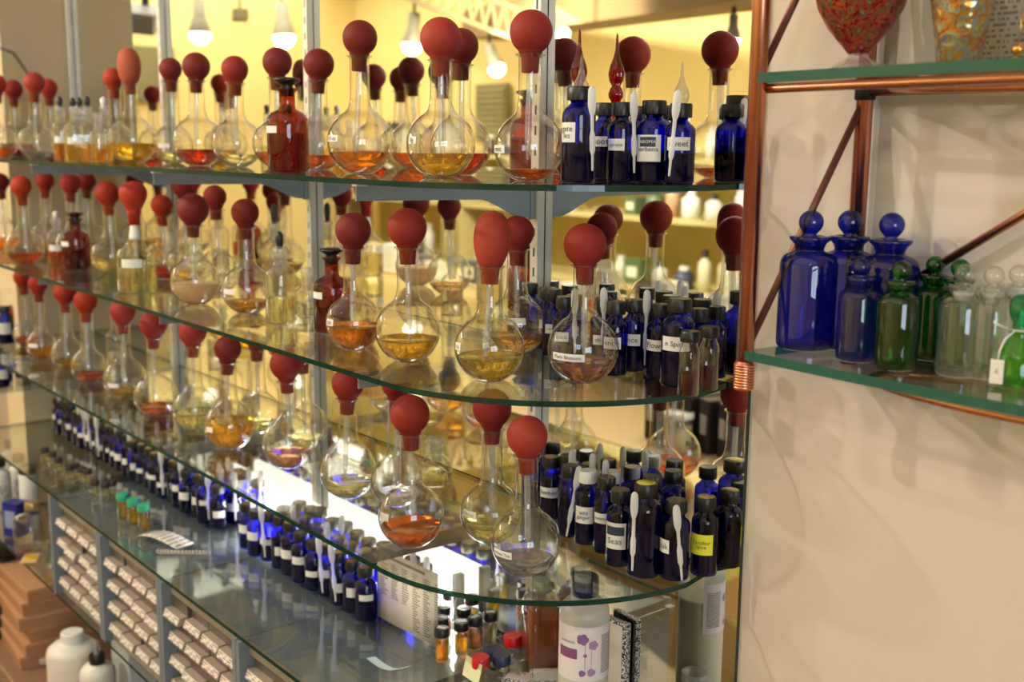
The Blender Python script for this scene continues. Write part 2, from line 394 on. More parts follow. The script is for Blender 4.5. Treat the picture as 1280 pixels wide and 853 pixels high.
o = new_obj('base_counter', boxm('base_counter', -3.4, -.735, -.32, .0, .31, Z6, pbr('counter_top', (.55, .43, .33), .4, noise=.1), bev=.004)); tag(o, 'brown counter under the lowest glass shelf, holding white bottles', 'counter')

# ------------------------------------------------------------------ flasks
def flask_mesh(R, lip):
    key = ('fl', round(R*500), round(lip*200))
    if key in MC: return MC[key]
    rn = .0122; prof = [(0, .0008)]
    a0 = math.asin(.35)
    prof.append((R*math.sin(a0)*.9, .0004))
    n = 22; cz = R*math.cos(a0)
    amax = PI-math.asin((rn+.0075)/R)
    for i in range(n+1):
        a = a0+(amax-a0)*i/n; prof.append((R*math.sin(a), cz-R*math.cos(a)))
    r1, z1 = prof[-1]
    prof += [(rn+.0046, z1+.0026), (rn+.0026, z1+.0058), (rn+.0012, z1+.010), (rn+.0004, z1+.016), (rn, z1+.024), (rn, lip-.004), (rn+.0008, lip-.002), (rn+.0032, lip-.0008), (rn+.0036, lip), (rn+.002, lip+.0008), (rn-.001, lip), (rn-.0013, lip-.003)]
    me = lathe('flask_glass', prof, CLEAR(), 40); MC[key] = (me, cz); return MC[key]
def liquid_mesh(R, frac, k):
    key = ('lq', round(R*500), round(frac*25), k)
    if key in MC: return MC[key]
    Ri = R-.0013; a0 = math.asin(.33); cz = R*math.cos(math.asin(.35)); h = cz-Ri*math.cos(a0)+frac*2*Ri*.97
    amax = math.acos(max(-.98, min(.98, (cz-h)/Ri))); prof = [(0, cz-Ri*math.cos(a0))]
    for i in range(13):
        a = a0+(amax-a0)*i/12; prof.append((Ri*math.sin(a), cz-Ri*math.cos(a)))
    r, z = prof[-1]; prof += [(r-.0015, z-.0006), (0, z-.0007)]
    MC[key] = lathe('liquid', prof, liq(k), 32, sharp=True); return MC[key]
def bulb_mesh(R, kind, tone):
    key = ('bb', round(R*1000), kind, tone)
    if key in MC: return MC[key]
    rc = .0104; prof = [(0, -.0185), (rc*.84, -.0185), (rc*.95, -.001), (rc+.0016, .0006)]
    if kind == 'round':
        cz = .0014+R*.98; a0 = math.asin((rc+.0022)/R)
        for i in range(21):
            a = a0+(PI-a0)*i/20; r = R*math.sin(a); z = cz-R*math.cos(a)*(1.07 if a < PI/2 else .98)
            prof.append((max(r, 0) if i < 20 else 0, z))
    elif kind == 'egg':
        H = 3.0*R
        for i in range(1, 21):
            u = i/20; z = .001+H*u
            r = R*math.sqrt(max(0, 1-((u-.48)/.48)**2*.62)) if u < .48 else R*math.sqrt(max(0, 1-((u-.48)/.52)**2.7))
            if i == 1: r = min(r, rc+.004)
            if abs(u-.5) < .01: r *= 1.012
            prof.append((r if i < 20 else 0, z))
    else:  # tapered
        H = 2.35*R
        for i in range(1, 21):
            u = i/20; z = .001+H*u
            r = rc+(R-rc)*(math.sin(min(1, u/.62)*PI/2)**1.5) if u < .62 else R*math.sqrt(max(0, 1-((u-.62)/.38)**2))
            prof.append((r if i < 20 else 0, z))
    MC[key] = lathe('rubber_bulb', prof, rubber(tone), 32); return MC[key]
def tube_mesh(L):
    key = ('tb', round(L*200))
    if key not in MC: MC[key] = lathe('dropper_tube', [(.0012, -L), (.0022, -L+.012), (.0034, -L+.02), (.0034, -.017)], TUBE(), 12)
    return MC[key]
LM = {}
def label_mesh(R, cz, az, el, W, H, dr=.0006, mat=None):
    key = ('lb', round(R*1000), round(cz*1000), round(az, 2), round(el, 2), W, H, mat.name if mat else '')
    if key not in MC: MC[key] = patch('label', W, H, mat or PAPER(), sph_surf(R, cz, az, el, dr), 8, 4)
    return MC[key]
FL = []
def flask(sh, P, R, lip, bR=.0215, kind='round', tone=0, lk='clear', fill=.3, lab=None, laz=-.9, lel=-.05, lw=.022, shade=None):
    FL.append((sh, P, R, lip, bR, kind, tone, lk, fill, lab, laz, lel, lw))
SB = {}
def build_flasks():
    for sh in (1, 2, 3):
        rows = sorted([f for f in FL if f[0] == sh], key=lambda f: -project(f[1])[0])
        for i, (sh, P, R, lip, bR, kind, tone, lk, fill, lab, laz, lel, lw) in enumerate(rows):
            bn = {'round': 'round', 'egg': 'egg-shaped', 'taper': 'tapered'}[kind]
            liqd = {'clear': 'clear liquid'}.get(lk, lk+' liquid')
            lb = 'flask of %s with %s red bulb, %s from right on %s' % (liqd, bn, ORD[i+1], {1: 'top shelf', 2: 'second shelf', 3: 'third shelf'}[sh])
            t = thing('glass_flask', lb, 'flask', P, facing(P), 'rubber-bulb glass flasks on the %s' % SHN[sh])
            me, cz = flask_mesh(R, lip)
            new_obj('flask_glass', me, t)
            if fill: new_obj('liquid', liquid_mesh(R, fill, lk), t)
            b = new_obj('rubber_bulb', bulb_mesh(bR, kind, tone), t, (0, 0, lip))
            b.rotation_euler = (random.uniform(-.05, .05), random.uniform(-.05, .05), 0)
            new_obj('dropper_tube', tube_mesh(lip-.022), b)
            if lab is not None:
                l = new_obj('label', label_mesh(R, cz, laz, lel, lw, .008), t)
                if lab: text_on('lettering', lab, min(.0075, lw*1.72/len(lab)), INK(), sph_surf(R, cz, laz, lel, .0010), l)
zz = {1: Z1, 2: Z2, 3: Z3, 4: Z4, 5: Z5}
def fb(sh, px, py, *a, **k): flask(sh, at(px, py, z=zz[sh]), *a, **k)         # by where the base stands
def fy(sh, px, y, *a, **k): flask(sh, col_at(px, y, zz[sh]), *a, **k)           # by depth on the shelf
# top shelf
fy(1, 661, -.150, .0370, 0.130, .0225, lk='orange', fill=.16, tone=0, lab='mint', laz=-1.05)
fy(1, 551, -.155, .0400, 0.132, .0235, lk='yellow', fill=.34, tone=1, lab='fig', laz=-.95, lel=.1, lw=.014)
fy(1, 576, -.085, .0380, 0.133, .0215, lk='red', fill=.36, tone=2)
fy(1, 451, -.165, .0415, 0.144, .0225, lk='amber', fill=.33, tone=2, lab='24 oz', laz=-1.0, lel=.1)
fy(1, 400, -.108, .0370, 0.125, .0225, lk='orange', fill=.28, tone=2)
fy(1, 349, -.120, .0380, 0.132, .0225, lk='orange', fill=.32, tone=2)
fy(1, 297, -.150, .0380, 0.125, .0200, lk='pale yellow', fill=.25, tone=0)
fy(1, 249, -.165, .0400, 0.132, .0225, lk='red', fill=.33, tone=2)
fy(1, 218, -.130, .0340, .140, .0190, lk='pale yellow', fill=.3, tone=2, lab='', laz=-.5)
fy(1, 167, -.170, .0420, 0.137, .0200, kind='egg', lk='yellow', fill=.42, tone=4)
fy(1, 147, -.110, .0360, .138, .0190, lk='yellow', fill=.3, tone=3)
fy(1, 48, -.210, .0370, 0.131, .0200, lk='clear', fill=.2, tone=1)
fy(1, 66, -.130, .0340, .130, .0190, lk='red', fill=.2, tone=3)
fy(1, 22, -.160, .0360, .130, .0200, lk='dark red', fill=.42, tone=0)
fy(1, 1, -.250, .0360, .130, .0200, lk='orange', fill=.3, tone=3)
# second shelf
fb(2, 728, 477, .0375, 0.123, .0225, lk='peach', fill=.30, tone=0, lab='Plum Blossom', laz=-.46, lel=-.10, lw=.038)
fb(2, 612, 475, .0378, 0.122, .0192, kind='egg', lk='olive yellow', fill=.36, tone=1, lab='ice', laz=-1.1, lel=.1, lw=.012)
fb(2, 645, 441, .0350, .125, .0200, lk='yellow', fill=.34, tone=0, lab='', laz=0, lel=.25)
fb(2, 510, 451, .0378, 0.131, .0220, lk='yellow', fill=.36, tone=0)
fb(2, 443, 436, .0345, .123, .0215, lk='amber', fill=.44, tone=2, lab='ale', laz=-1.0, lel=.1, lw=.014)
fb(2, 310, 391, .0370, .127, .0200, lk='golden', fill=.24, tone=2, lab='', laz=-.8, lel=.0)
fb(2, 245, 380, .0385, .122, .0240, lk='milky peach', fill=.44, tone=2)
fy(2, 273, -.120, .0350, .140, .0190, lk='red', fill=.1, tone=0)
fy(2, 234, -.100, .0350, .150, .0190, lk='yellow', fill=.3, tone=0)
fy(2, 206, -.115, .0330, .115, .0190, lk='red', fill=.36, tone=3)
fb(2, 140, 343, .0365, .130, .0220, lk='pale yellow', fill=.42, tone=3)
fy(2, 93, -.135, .0360, .140, .0210, lk='clear', fill=.3, tone=3)
fy(2, 113, -.055, .0360, .140, .0200, lk='yellow', fill=.3, tone=0)
fy(2, 61, -.13, .0360, .140, .0200, lk='golden', fill=.3, tone=3)
fb(2, 33, 331, .0385, .138, .0205, lk='orange', fill=.30, tone=3)
fy(2, 6, -.2, .0370, .135, .0200, lk='amber', fill=.40, tone=2)
# third shelf
fb(3, 657, 716, .0378, 0.131, .0220, lk='clear', fill=.22, tone=1, lab='White Tea', laz=-.75, lel=-.12, lw=.026)
fb(3, 614, 676, .0350, 0.137, .0220, lk='pale yellow', fill=.34, tone=0, lab='Water Lily', laz=-.85, lel=.15, lw=.022)
fb(3, 514, 681, .0372, 0.133, .0220, lk='orange', fill=.34, tone=0, lab='', laz=-1.0, lel=.15, lw=.018)
fb(3, 497, 631, .0340, 0.140, .0200, lk='clear', fill=.25, tone=0)
fb(3, 436, 620, .0375, 0.130, .0210, lk='pale yellow', fill=.28, tone=0)
fb(3, 361, 583, .0385, 0.127, .0220, lk='peach', fill=.26, tone=0)
fb(3, 380, 560, .0350, 0.135, .0200, lk='pale yellow', fill=.24, tone=0)
fb(3, 288, 560, .0375, 0.133, .0205, lk='golden', fill=.60, tone=2, lab='', laz=-.9, lel=0, lw=.014)
fb(3, 324, 540, .0345, 0.135, .0190, lk='pale yellow', fill=.25, tone=0)
fb(3, 245, 537, .0360, 0.138, .0215, lk='pale yellow', fill=.42, tone=1)
fb(3, 196, 520, .0350, 0.135, .0215, lk='orange', fill=.26, tone=0)
fb(3, 158, 499, .0385, 0.138, .0215, lk='yellow', fill=.2, tone=1, lab='', laz=-.6, lel=-.1)
fb(3, 112, 477, .0330, 0.135, .0220, lk='orange', fill=.26, tone=3)
fb(3, 86, 461, .0330, 0.135, .0215, lk='yellow', fill=.28, tone=3)
fb(3, 53, 448, .0310, 0.140, .0200, lk='golden', fill=.42, tone=3, lab='', laz=-.6, lel=.1)
fb(3, 34, 432, .0290, 0.135, .0195, lk='orange', fill=.32, tone=3)
build_flasks()

# ------------------------------------------------------------------ small bottles
def bb_mesh(r, h):
    """cobalt round bottle, glass only, height to neck top h"""
    key = ('bg', round(r*2000), round(h*500))
    if key not in MC:
        prof = [(0, .0015), (r*.75, .001), (r*.93, 0), (r, .002)]
        sh = h-.016
        prof += [(r, sh-r*.55), (r*.97, sh-r*.33), (r*.86, sh-r*.14), (r*.68, sh), (.0075 if r < .016 else .009, sh+.003), (.0075 if r < .016 else .009, h)]
        MC[key] = lathe('bottle_glass', prof, COBALT(), 28)
    return MC[key]
def contents_mesh(r, h):
    key = ('bc', round(r*2000), round(h*500))
    if key not in MC: MC[key] = lathe('contents', [(0, .0025), (r-.003, .0025), (r-.0018, .004), (r-.0018, h), (0, h)], pbr('dark_oil', (.05, .05, .17), .8, spec=.05), 20, sharp=True)
    return MC[key]
def cap_mesh(r, h, mat):
    key = ('cp', round(r*2000), round(h*1000), mat.name)
    if key not in MC: MC[key] = lathe('cap', [(r*.98, 0), (r, .001), (r, h-.0015), (r*.93, h), (0, h)], mat, 40, ribs=.045, sharp=True)
    return MC[key]
def pip_mesh(L):
    key = ('pp', round(L*200))
    if key not in MC:
        MC[key] = lathe('pipette', [(.0011, 0), (.0014, .016), (.0028, .020), (.0030, .034), (.0018, .040), (.0019, L-.030), (.0034, L-.025), (.0042, L-.020), (.0042, L-.008), (.0036, L-.003), (.0018, L-.0006), (0, L)], PIP(), 14)
    return MC[key]
def blue_bottle(P, r, h, lab, text=None, cap='black', cat='bottle', group=None, lcol=None, laz=0, lz=.45, lh=.014, lwd=1.7, pip=None, sticker=None, fillh=.5, lines=None):
    """h: total height with cap"""
    t = thing('blue_bottle', lab, 'bottle', P, facing(P), group)
    ch = .014; cr = r*.66+.0012 if r < .02 else r*.6
    new_obj('bottle_glass', bb_mesh(r, h-.004), t)
    new_obj('contents', contents_mesh(r, max(.01, (h-.02)*fillh)), t)
    c = new_obj('cap', cap_mesh(cr, ch, BLACK() if cap == 'black' else WHITEP()), t, (0, 0, h-ch))
    if cap != 'black': c['label'] = 'white ribbed cap'
    if sticker:
        key = ('st', round(cr*2000), sticker)
        if key not in MC: MC[key] = lathe('cap_sticker', [(cr*.78, 0), (cr*.78, .0004), (0, .0004)], pbr('sticker_'+sticker, {'ochre': (.62, .50, .28), 'yellow': (.78, .72, .25), 'brown': (.40, .28, .20)}[sticker], .6), 16)
        new_obj('cap_sticker', MC[key], c, (0, 0, ch))
    if text is not None or lcol:
        mat = pbr('yellow_label', (.88, .86, .15), .6) if lcol == 'yellow' else PAPER()
        key = ('bl', round(r*2000), round(lh*2000), round(lwd, 2), round(laz, 1), round(h*lz*500), mat.name)
        if key not in MC: MC[key] = patch('label', r*lwd, lh, mat, cyl_surf(r, h*lz, laz, .0004), 8, 1)
        l = new_obj('label', MC[key], t)
        if text: text_on('lettering', text, min(.0095, r*lwd*1.72/max(len(k) for k in text.split('\n'))), INK(), cyl_surf(r, h*lz, laz, .0008), l)
    if pip:
        L, az, tilt, z0 = pip
        p = new_obj('pipette', pip_mesh(L), t, ((r+.0045)*math.cos(az), (r+.0045)*math.sin(az), z0)); p.rotation_euler = (0, 0, az)
        p.rotation_euler = (tilt, 0, az)
    return t
G1 = 'blue bottles at the right end of the top glass shelf'
def by(sh, px, y): return col_at(px, y, zz[sh])
blue_bottle(by(1, 722, -.125), .0175, .097, 'tall blue bottle with square white label beside the last flask, top shelf', 'gate\nles', laz=-.75, lz=.52, lh=.02, lwd=1.1, pip=(.085, .75, .04, .012), group=G1)
blue_bottle(by(1, 754, -.046), .0145, .084, 'blue bottle labelled coot behind the tall one on the top shelf', 'coot', laz=-.3, lz=.5, lh=.011, group=G1)
blue_bottle(by(1, 775, -.085), .0145, .082, 'narrow blue bottle with small white label, middle of the top shelf cluster', 'spruce', laz=-.4, lz=.47, lh=.012, lwd=1.3, pip=(.082, .85, .05, .01), group=G1)
t = blue_bottle(by(1, 815, -.062), .0175, .084, 'blue bottle with large rounded white label under black cap, top shelf', 'verbena', laz=-.35, lz=.42, lh=.027, lwd=1.6, group=G1)
lb = [c for c in t.children if c.name.startswith('label')][0]
tx = [c for c in lb.children][0]; tx.location = (0, 0, -.001)
new_obj('printed_banner', patch('banner', .017, .010, pbr('navy_print', (.18, .2, .28), .6), cyl_surf(.0175, .084*.42+.0065, -.35, .0007), 6, 1), lb)
text_on('lettering', 'AROMA', .0048, pbr('white_ink', (.85, .85, .82), .6), cyl_surf(.0175, .084*.42+.0065, -.35, .0010), lb)
blue_bottle(by(1, 848, -.062), .0155, .080, 'blue bottle labelled sweet pea, last in the top shelf cluster', 'sweet', laz=-.1, lz=.5, lh=.013, lwd=1.6, pip=(.083, -.5, -.08, .008), group=G1)
blue_bottle(by(1, 797, -.030), .0140, .080, 'small blue bottle against the mirror behind the large-label bottle, top shelf', '', laz=-.1, lz=.5, group=G1)
G2 = 'blue bottles behind the flasks on the second glass shelf'
for px, y, r, h, tx_, pp, nm in [(661, -.018, .0140, .078, None, None, 'leftmost of the back cluster'), (684, -.018, .0140, .076, '', None, 'pressed to the mirror in the cluster'),
        (691, -.044, .0130, .080, 'neroli', None, 'in front of the one pressed to mirror'), (704, -.068, .0135, .078, 'rose', (.075, .8, .03, .014), 'with a pipette, left of the pink flask'),
        (717, -.028, .0140, .074, 'musk', None, 'half hidden by the neck of the pink flask'), (752, -.050, .0140, .080, 'olive', (.078, .1, .02, .012), 'just right of the pink flask neck')]:
    blue_bottle(by(2, px, y), r, h, 'small blue bottle on the second shelf, '+nm, tx_, laz=-.2, lz=.42, lh=.011, lwd=1.2, pip=pp, group=G2)
blue_bottle(by(2, 768, -.064), .0140, .081, 'blue bottle reading ence on its label, partly covered, second shelf', 'ence', laz=-.3, lz=.45, lh=.013, lwd=1.5, group=G2)
blue_bottle(by(2, 791, -.030+.0), .0148, .080, 'blue bottle reading rance beside a long pipette, second shelf', 'rance', laz=-.35, lz=.45, lh=.013, lwd=1.7, pip=(.084, .75, .0, .008), group=G2)
blue_bottle(by(2, 823, -.034), .0145, .080, 'blue bottle with label starting Flowe, second shelf right end', 'Flowe', laz=-.35, lz=.45, lh=.012, lwd=1.7, group=G2)
blue_bottle(by(2, 846, -.050), .0180, .092, 'large blue bottle labelled n Spice behind the red vials, second shelf', 'n Spice', laz=-.2, lz=.50, lh=.015, lwd=1.75, group=G2)
blue_bottle(by(2, 872, -.014), .0120, .078, 'small blue bottle against the mirror behind the vials, second shelf', None, pip=(.08, -1.5, 0, .01), group=G2)
def vial(P, r, h, lab, lk, cap, group=None, fill=.35, name='glass_vial', capr=None, mat=None, chh=.011):
    t = thing(name, lab, 'vial', P, facing(P), group)
    key = ('vg', round(r*2000), round(h*500))
    if key not in MC: MC[key] = lathe('vial_glass', [(0, .001), (r*.9, 0), (r, .0015), (r, h*.66), (r*.93, h*.72), (r*.74, h*.78), (r*.72, h-.003)], CLEAR(), 24)
    new_obj('vial_glass', MC[key], t)
    key = ('vl', round(r*2000), round(h*500), lk)
    if key not in MC: MC[key] = lathe('liquid', [(0, .0015), (r-.002, .0015), (r-.0012, .003), (r-.0012, h*fill), (0, h*fill)], liq(lk), 20, sharp=True)
    new_obj('liquid', MC[key], t)
    new_obj('cap', cap_mesh(capr or r*.92, chh, cap), t, (0, 0, h-chh)); return t
G2v = 'small clear vials of red oil on the second glass shelf'
vial(by(2, 860, -.080), .0108, .066, 'clear vial of dark red oil, leftmost of the pair at the shelf end', 'dark red', BLACK(), G2v)
vial(by(2, 884, -.042), .0108, .066, 'clear vial of dark red oil, rightmost, against the mirror at shelf end', 'dark red', BLACK(), G2v)
G3 = 'blue bottles at the right end of the third glass shelf'
def b3(px, bot, r, h, *a, **k):
    P = at(px, bot, z=Z3); P = col_at(px, min(P.y, -r-.002)-.002, Z3)
    return blue_bottle(P, r, h+.004, *a, group=G3, **k)
b3(688, 645, .0142, .074, 'blue bottle labelled Amber at the left of the third shelf cluster', 'Amber', laz=-.25, lz=.45, lh=.013, lwd=1.7, sticker='ochre')
b3(711, 667, .0140, .082, 'dark blue bottle with a leaning pipette, left of the white-capped one', None, pip=(.088, -.15, -.16, .004))
b3(733, 676, .0148, .083, 'blue bottle with white ribbed cap on the third shelf', 'wild\nginger', cap='white', laz=-.3, lz=.42, lh=.02, lwd=1.5)
b3(756, 687, .0142, .084, 'blue bottle labelled nutmeg right of the white-capped one', 'nutmeg', laz=-.3, lz=.48, lh=.012, lwd=1.5)
t = b3(773, 703, .0150, .082, 'blue bottle with tall white label and dark banner, front of third shelf', 'Seas', laz=-.35, lz=.42, lh=.030, lwd=1.7)
lb = [c for c in t.children if c.name.startswith('label')][0]; lb.children[0].location = (0, 0, -.006)
new_obj('printed_banner', patch('banner', .021, .010, pbr('navy_print', (.2, .2, .3), .6), cyl_surf(.0150, .082*.42+.0075, -.35, .0007), 6, 1), lb)
b3(804, 716, .0180, .099, 'largest blue bottle at the front edge of the third shelf, pipette on it', None, sticker='yellow', pip=(.088, -.55, .0, .010), fillh=.6)
b3(842, 720, .0160, .083, 'blue bottle reading oak, foremost on the third shelf', 'oak', laz=-.85, lz=.44, lh=.015, lwd=.95, pip=(.085, .45, .12, .004))
b3(879, 715, .0150, .083, 'blue bottle with yellow label at the far right of third shelf', 'Zanzibar\nSpice', lcol='yellow', laz=-.25, lz=.42, lh=.023, lwd=1.75, sticker='ochre')
for px, y, r, h, pp, nm, cp in [(664, -.018, .0135, .078, None, 'at the very back left', 'black'), (708, -.016, .0135, .082, (.08, .3, 0, .012), 'second from the left in the back row', 'black'),
        (735, -.016, .0135, .080, (.08, .2, 0, .016), 'third from the left in the back row', 'black'), (764, -.016, .0135, .080, (.08, -.5, 0, .016), 'with white cap in the back row', 'white'),
        (812, -.018, .0150, .090, None, 'against the mirror behind the largest bottle', 'black')]:
    blue_bottle(by(3, px, y), r, h, 'blue bottle on the third shelf, '+nm, None, cap=cp, pip=pp, group=G3, sticker='ochre' if random.random() < .3 else None)

# stoppered amber reagent bottles
def amber(P, r, h, lab, label=False):
    t = thing('amber_bottle', lab, 'bottle', P, facing(P), 'amber glass stoppered bottles')
    hs = h*.62; rn = r*.38
    new_obj('bottle_glass', lathe('bottle_glass', [(0, .001), (r*.9, 0), (r, .003), (r, hs-.012), (r*.96, hs-.006), (r*.8, hs), (rn*1.1, hs+.005), (rn, hs+.010), (rn, h*.84), (rn*1.35, h*.87), (rn*1.35, h*.885), (rn*.9, h*.885)], AMBERG(), 32), t)
    new_obj('contents', lathe('contents', [(0, .003), (r-.003, .003), (r-.002, .005), (r-.002, hs*.66), (0, hs*.66)], liquid_mat('liquid_brown', (.65, .22, .05)), 24, sharp=True), t)
    st = new_obj('stopper', lathe('stopper', [(rn*.8, h*.80), (rn*.9, h*.885), (rn*.75, h*.91), (rn*1.3, h*.94), (rn*1.75, h*.965), (rn*1.7, h*.985), (rn*.7, h), (0, h)], pbr('dark_amber_stopper', (.13, .07, .04), .15), 28), t); st['label'] = 'dark flat-topped glass stopper'
    if label: new_obj('label', patch('label', r*.9, .009, PAPER(), cyl_surf(r, hs*.72, -1.0, .0005), 6, 1), t)
amber(by(1, 361, -.205), .0270, .121, 'amber stoppered bottle standing between flasks on the top shelf', True)
amber(at(416, 416, z=Z2, r=.015), .0245, .112, 'amber stoppered bottle left of two flasks in the middle of second shelf', True)
amber(at(97, 336, z=Z2, r=.015), .0270, .110, 'amber stoppered bottle near the left end of the second shelf', True)
amber(by(3, 24, -.14), .0240, .105, 'amber stoppered bottle at the far left of the third shelf')
# red and clear glass perfume bottles with flame stoppers
def perfume(P, lab, tint, name, bodyR, s=1):
    t = thing('perfume_bottle', lab, 'perfume bottle', P, facing(P), 'perfume bottles with pointed stoppers')
    g_ = thin(name, tint, .06, .4)
    new_obj('bottle_glass', lathe('bottle_glass', [(0, .001), (bodyR*.7, 0), (bodyR*.95, .012*s), (bodyR, .03*s), (bodyR*.8, .06*s), (bodyR*.4, .078*s), (.006, .085*s), (.006, .092*s), (.010, .094*s)], g_, 28), t)
    new_obj('stopper', lathe('stopper', [(0, .080*s), (.005, .082*s), (.0055, .096*s), (.0085, .101*s), (.009, .106*s), (.007, .112*s), (.005, .115*s), (.0085, .122*s), (.0097, .130*s), (.008, .139*s), (.0045, .149*s), (.0022, .160*s), (.0012, .178*s), (0, .182*s)], thin(name+'_stopper', tuple(v**1.3 for v in tint), .07, .4, haze=.15), 24), t)
perfume(by(1, 721, -.030), 'red glass perfume bottle with long flame-shaped stopper, against the mirror', (.52, .03, .03), 'red_glass', .026, .93)
perfume(by(1, 724, -.080), 'clear glass perfume bottle with pointed stopper behind a blue bottle', (.9, .9, .88), 'clear_glass_thick', .018, .74)

# small clear dropper bottles
def dropper_bottle(P, r, h, lab, lk='pale yellow', top='black', sq=None, label=False, fill=.45, group='clear dropper bottles among the flasks'):
    t = thing('dropper_bottle', lab, 'bottle', P, facing(P), group)
    hb = h*.60; rn = max(.006, r*.42)
    new_obj('bottle_glass', lathe('bottle_glass', [(0, .001), (r*.9, 0), (r, .003), (r, hb-.010), (r*.93, hb-.004), (r*.7, hb), (rn, hb+.006), (rn, hb+.012), (rn*1.3, hb+.016), (rn*1.3, hb+.019)], CLEAR(), 32, sq=sq), t)
    new_obj('liquid', lathe('liquid', [(0, .002), (r-.003, .002), (r-.002, .004), (r-.002, hb*fill), (0, hb*fill)], liq(lk), 24, sharp=True, sq=sq), t)
    new_obj('ground_stopper', lathe('ground_stopper', [(0, hb-.005), (rn*.8, hb-.004), (rn*.95, hb+.019), (rn*1.25, hb+.022), (rn*1.2, hb+.028), (.004, hb+.030)], TUBE(), 20), t)
    d = h-(hb+.028)
    if d > .012:
        new_obj('dropper_teat', lathe('dropper_teat', [(.0038, hb+.026), (.0042, hb+.030), (.0052, hb+.028+d*.35), (.0056, hb+.028+d*.7), (.004, h-.003), (0, h)], BLACK() if top == 'black' else pbr('white_rubber', (.86, .84, .8), .5), 16), t)
    if label: new_obj('label', patch('label', r*1.2, .012, PAPER(), cyl_surf(r, hb*.55, -.3, .0006), 6, 1), t)
k = 0
for px, y, r, h, lk, top, sq, lb_ in [(79, -.235, .016, .118, 'amber', 'black', None, True), (95, -.20, .015, .118, 'pale yellow', 'black', None, False), (103, -.245, .028, .112, 'yellow', 'black', 6, True),
        (113, -.20, .015, .118, 'yellow', 'black', None, False), (125, -.245, .014, .090, 'golden', 'black', None, False), (133, -.228, .0115, .112, 'yellow', 'white', None, False)]:
    k += 1
    dropper_bottle(by(1, px, y), r, h, 'clear %s dropper bottle, %s from left in the group on the top shelf' % ('square' if sq else 'narrow', ORD[k]), lk, top, sq, lb_)
dropper_bottle(at(352, 404, z=Z2, r=.01), .0215, .128, 'clear dropper bottle with black teat at the middle of the second shelf', 'pale yellow', 'black', None, False)
dropper_bottle(by(2, 214, -.052), .018, .135, 'clear dropper bottle with black teat behind milky flask on the second shelf', 'clear', 'black')
dropper_bottle(by(2, 385, -.13), .018, .070, 'short clear bottle with glass stopper beside the amber bottle, second shelf', 'clear', 'black', fill=.5)
dropper_bottle(by(2, 73, -.20), .019, .110, 'clear dropper bottle with white teat and orange oil near left end', 'orange', 'white', None, True)
dropper_bottle(by(2, 345, -.05), .018, .150, 'tall clear dropper bottle close to the mirror on the second shelf', 'clear', 'black')
dropper_bottle(by(3, 545, -.06), .022, .060, 'short clear stoppered jar near the mirror on the third shelf', 'pale yellow', 'black', fill=.5)
dropper_bottle(by(3, 146, -.11), .019, .120, 'clear bottle with black teat near left of the third shelf', 'clear', 'black')
# reagent bottle with tapered bulb, second shelf
P = by(2, 172, -.225); t = thing('reagent_bottle', 'clear reagent bottle with white tube and tapered red bulb, second shelf', 'bottle', P, facing(P))
new_obj('bottle_glass', lathe('bottle_glass', [(0, .001), (.029, 0), (.032, .003), (.032, .058), (.029, .068), (.018, .078), (.013, .083), (.013, .090), (.017, .092)], CLEAR(), 36), t)
new_obj('liquid', lathe('liquid', [(0, .002), (.029, .002), (.0302, .004), (.0302, .042), (0, .042)], liq('pale yellow'), 28, sharp=True), t)
new_obj('label', patch('label', .034, .014, PAPER(), cyl_surf(.032, .05, -.25, .0006), 8, 1), t)
new_obj('white_tube', lathe('white_tube', [(.010, .088), (.009, .096), (.0055, .122), (.005, .126)], WHITEP(), 20), t)
b = new_obj('rubber_bulb', bulb_mesh(.0225, 'taper', 3), t, (0, 0, .130)); new_obj('dropper_tube', tube_mesh(.11), b)

# ------------------------------------------------------------------ fourth shelf: blue bottles, light, vials
def strip_light():
    x0, x1 = -1.93, -1.20
    t = thing('strip_light', 'glowing white strip light behind the blue bottles on the fourth shelf', 'lamp', ((x0+x1)/2, -.03, Z4+.002)); L = (x1-x0)/2
    new_obj('diffuser', boxm('diffuser', -L+.01, L-.01, -.0, .013, .0, .066, emit('tube_glow', (1, .94, .86), 2.6), bev=.004), t)
    for a_, b_ in ((-L, -L+.01), (L-.01, L)): new_obj('end_cap', boxm('end_cap', a_, b_, -.001, .014, 0, .068, WHITEP(), bev=.001), t)
strip_light()
o = light('strip_light_glow', 'AREA', (-1.545, -.034, Z4+.036), 4.5, (1, .93, .82), .74, (-1.545, -1, Z4+.036), size_y=.05)
G4 = 'small blue bottles with pipettes on the fourth glass shelf'
def row4(name, y, xs, seed):
    rnd = random.Random(seed)
    for i, X in enumerate(xs):
        P = (X+rnd.uniform(-.003, .003), y+rnd.uniform(-.004, .004), Z4)
        st = rnd.choice(['ochre', 'ochre', 'brown', None])
        pp = (.086, rnd.uniform(-.45, .35), rnd.uniform(-.06, .08), .01) if rnd.random() < .55 else None
        tt = blue_bottle(P, .0162, rnd.choice([.076, .079, .084]), 'small blue bottle on fourth shelf, %s from right in %s' % (ORD[i+1], name),
                    '' if name != 'back row' else None, laz=rnd.choice([-.6, -.35, 0.]), lz=rnd.choice([.36, .42, .47]), lh=rnd.choice([.009, .012, .014]), lwd=1.3, pip=pp, sticker=st, group=G4, fillh=rnd.choice([.35, .55, .7]))
        for c_ in tt.children:
            if c_.name.startswith('pipette'): c_.scale = (1.12, 1.12, 1.04); c_.location *= 1.05
gap = .0370
row4('front row', -.123, [-1.29-gap*i for i in range(11)]+[-1.785-gap*i for i in range(24)], 3)
row4('middle row', -.088, [-1.273-gap*i for i in range(10)]+[-1.785-gap*i for i in range(24)], 5)
row4('back row', -.053, [-1.245-gap*i for i in range(11)]+[-1.77-gap*i for i in range(24)], 9)
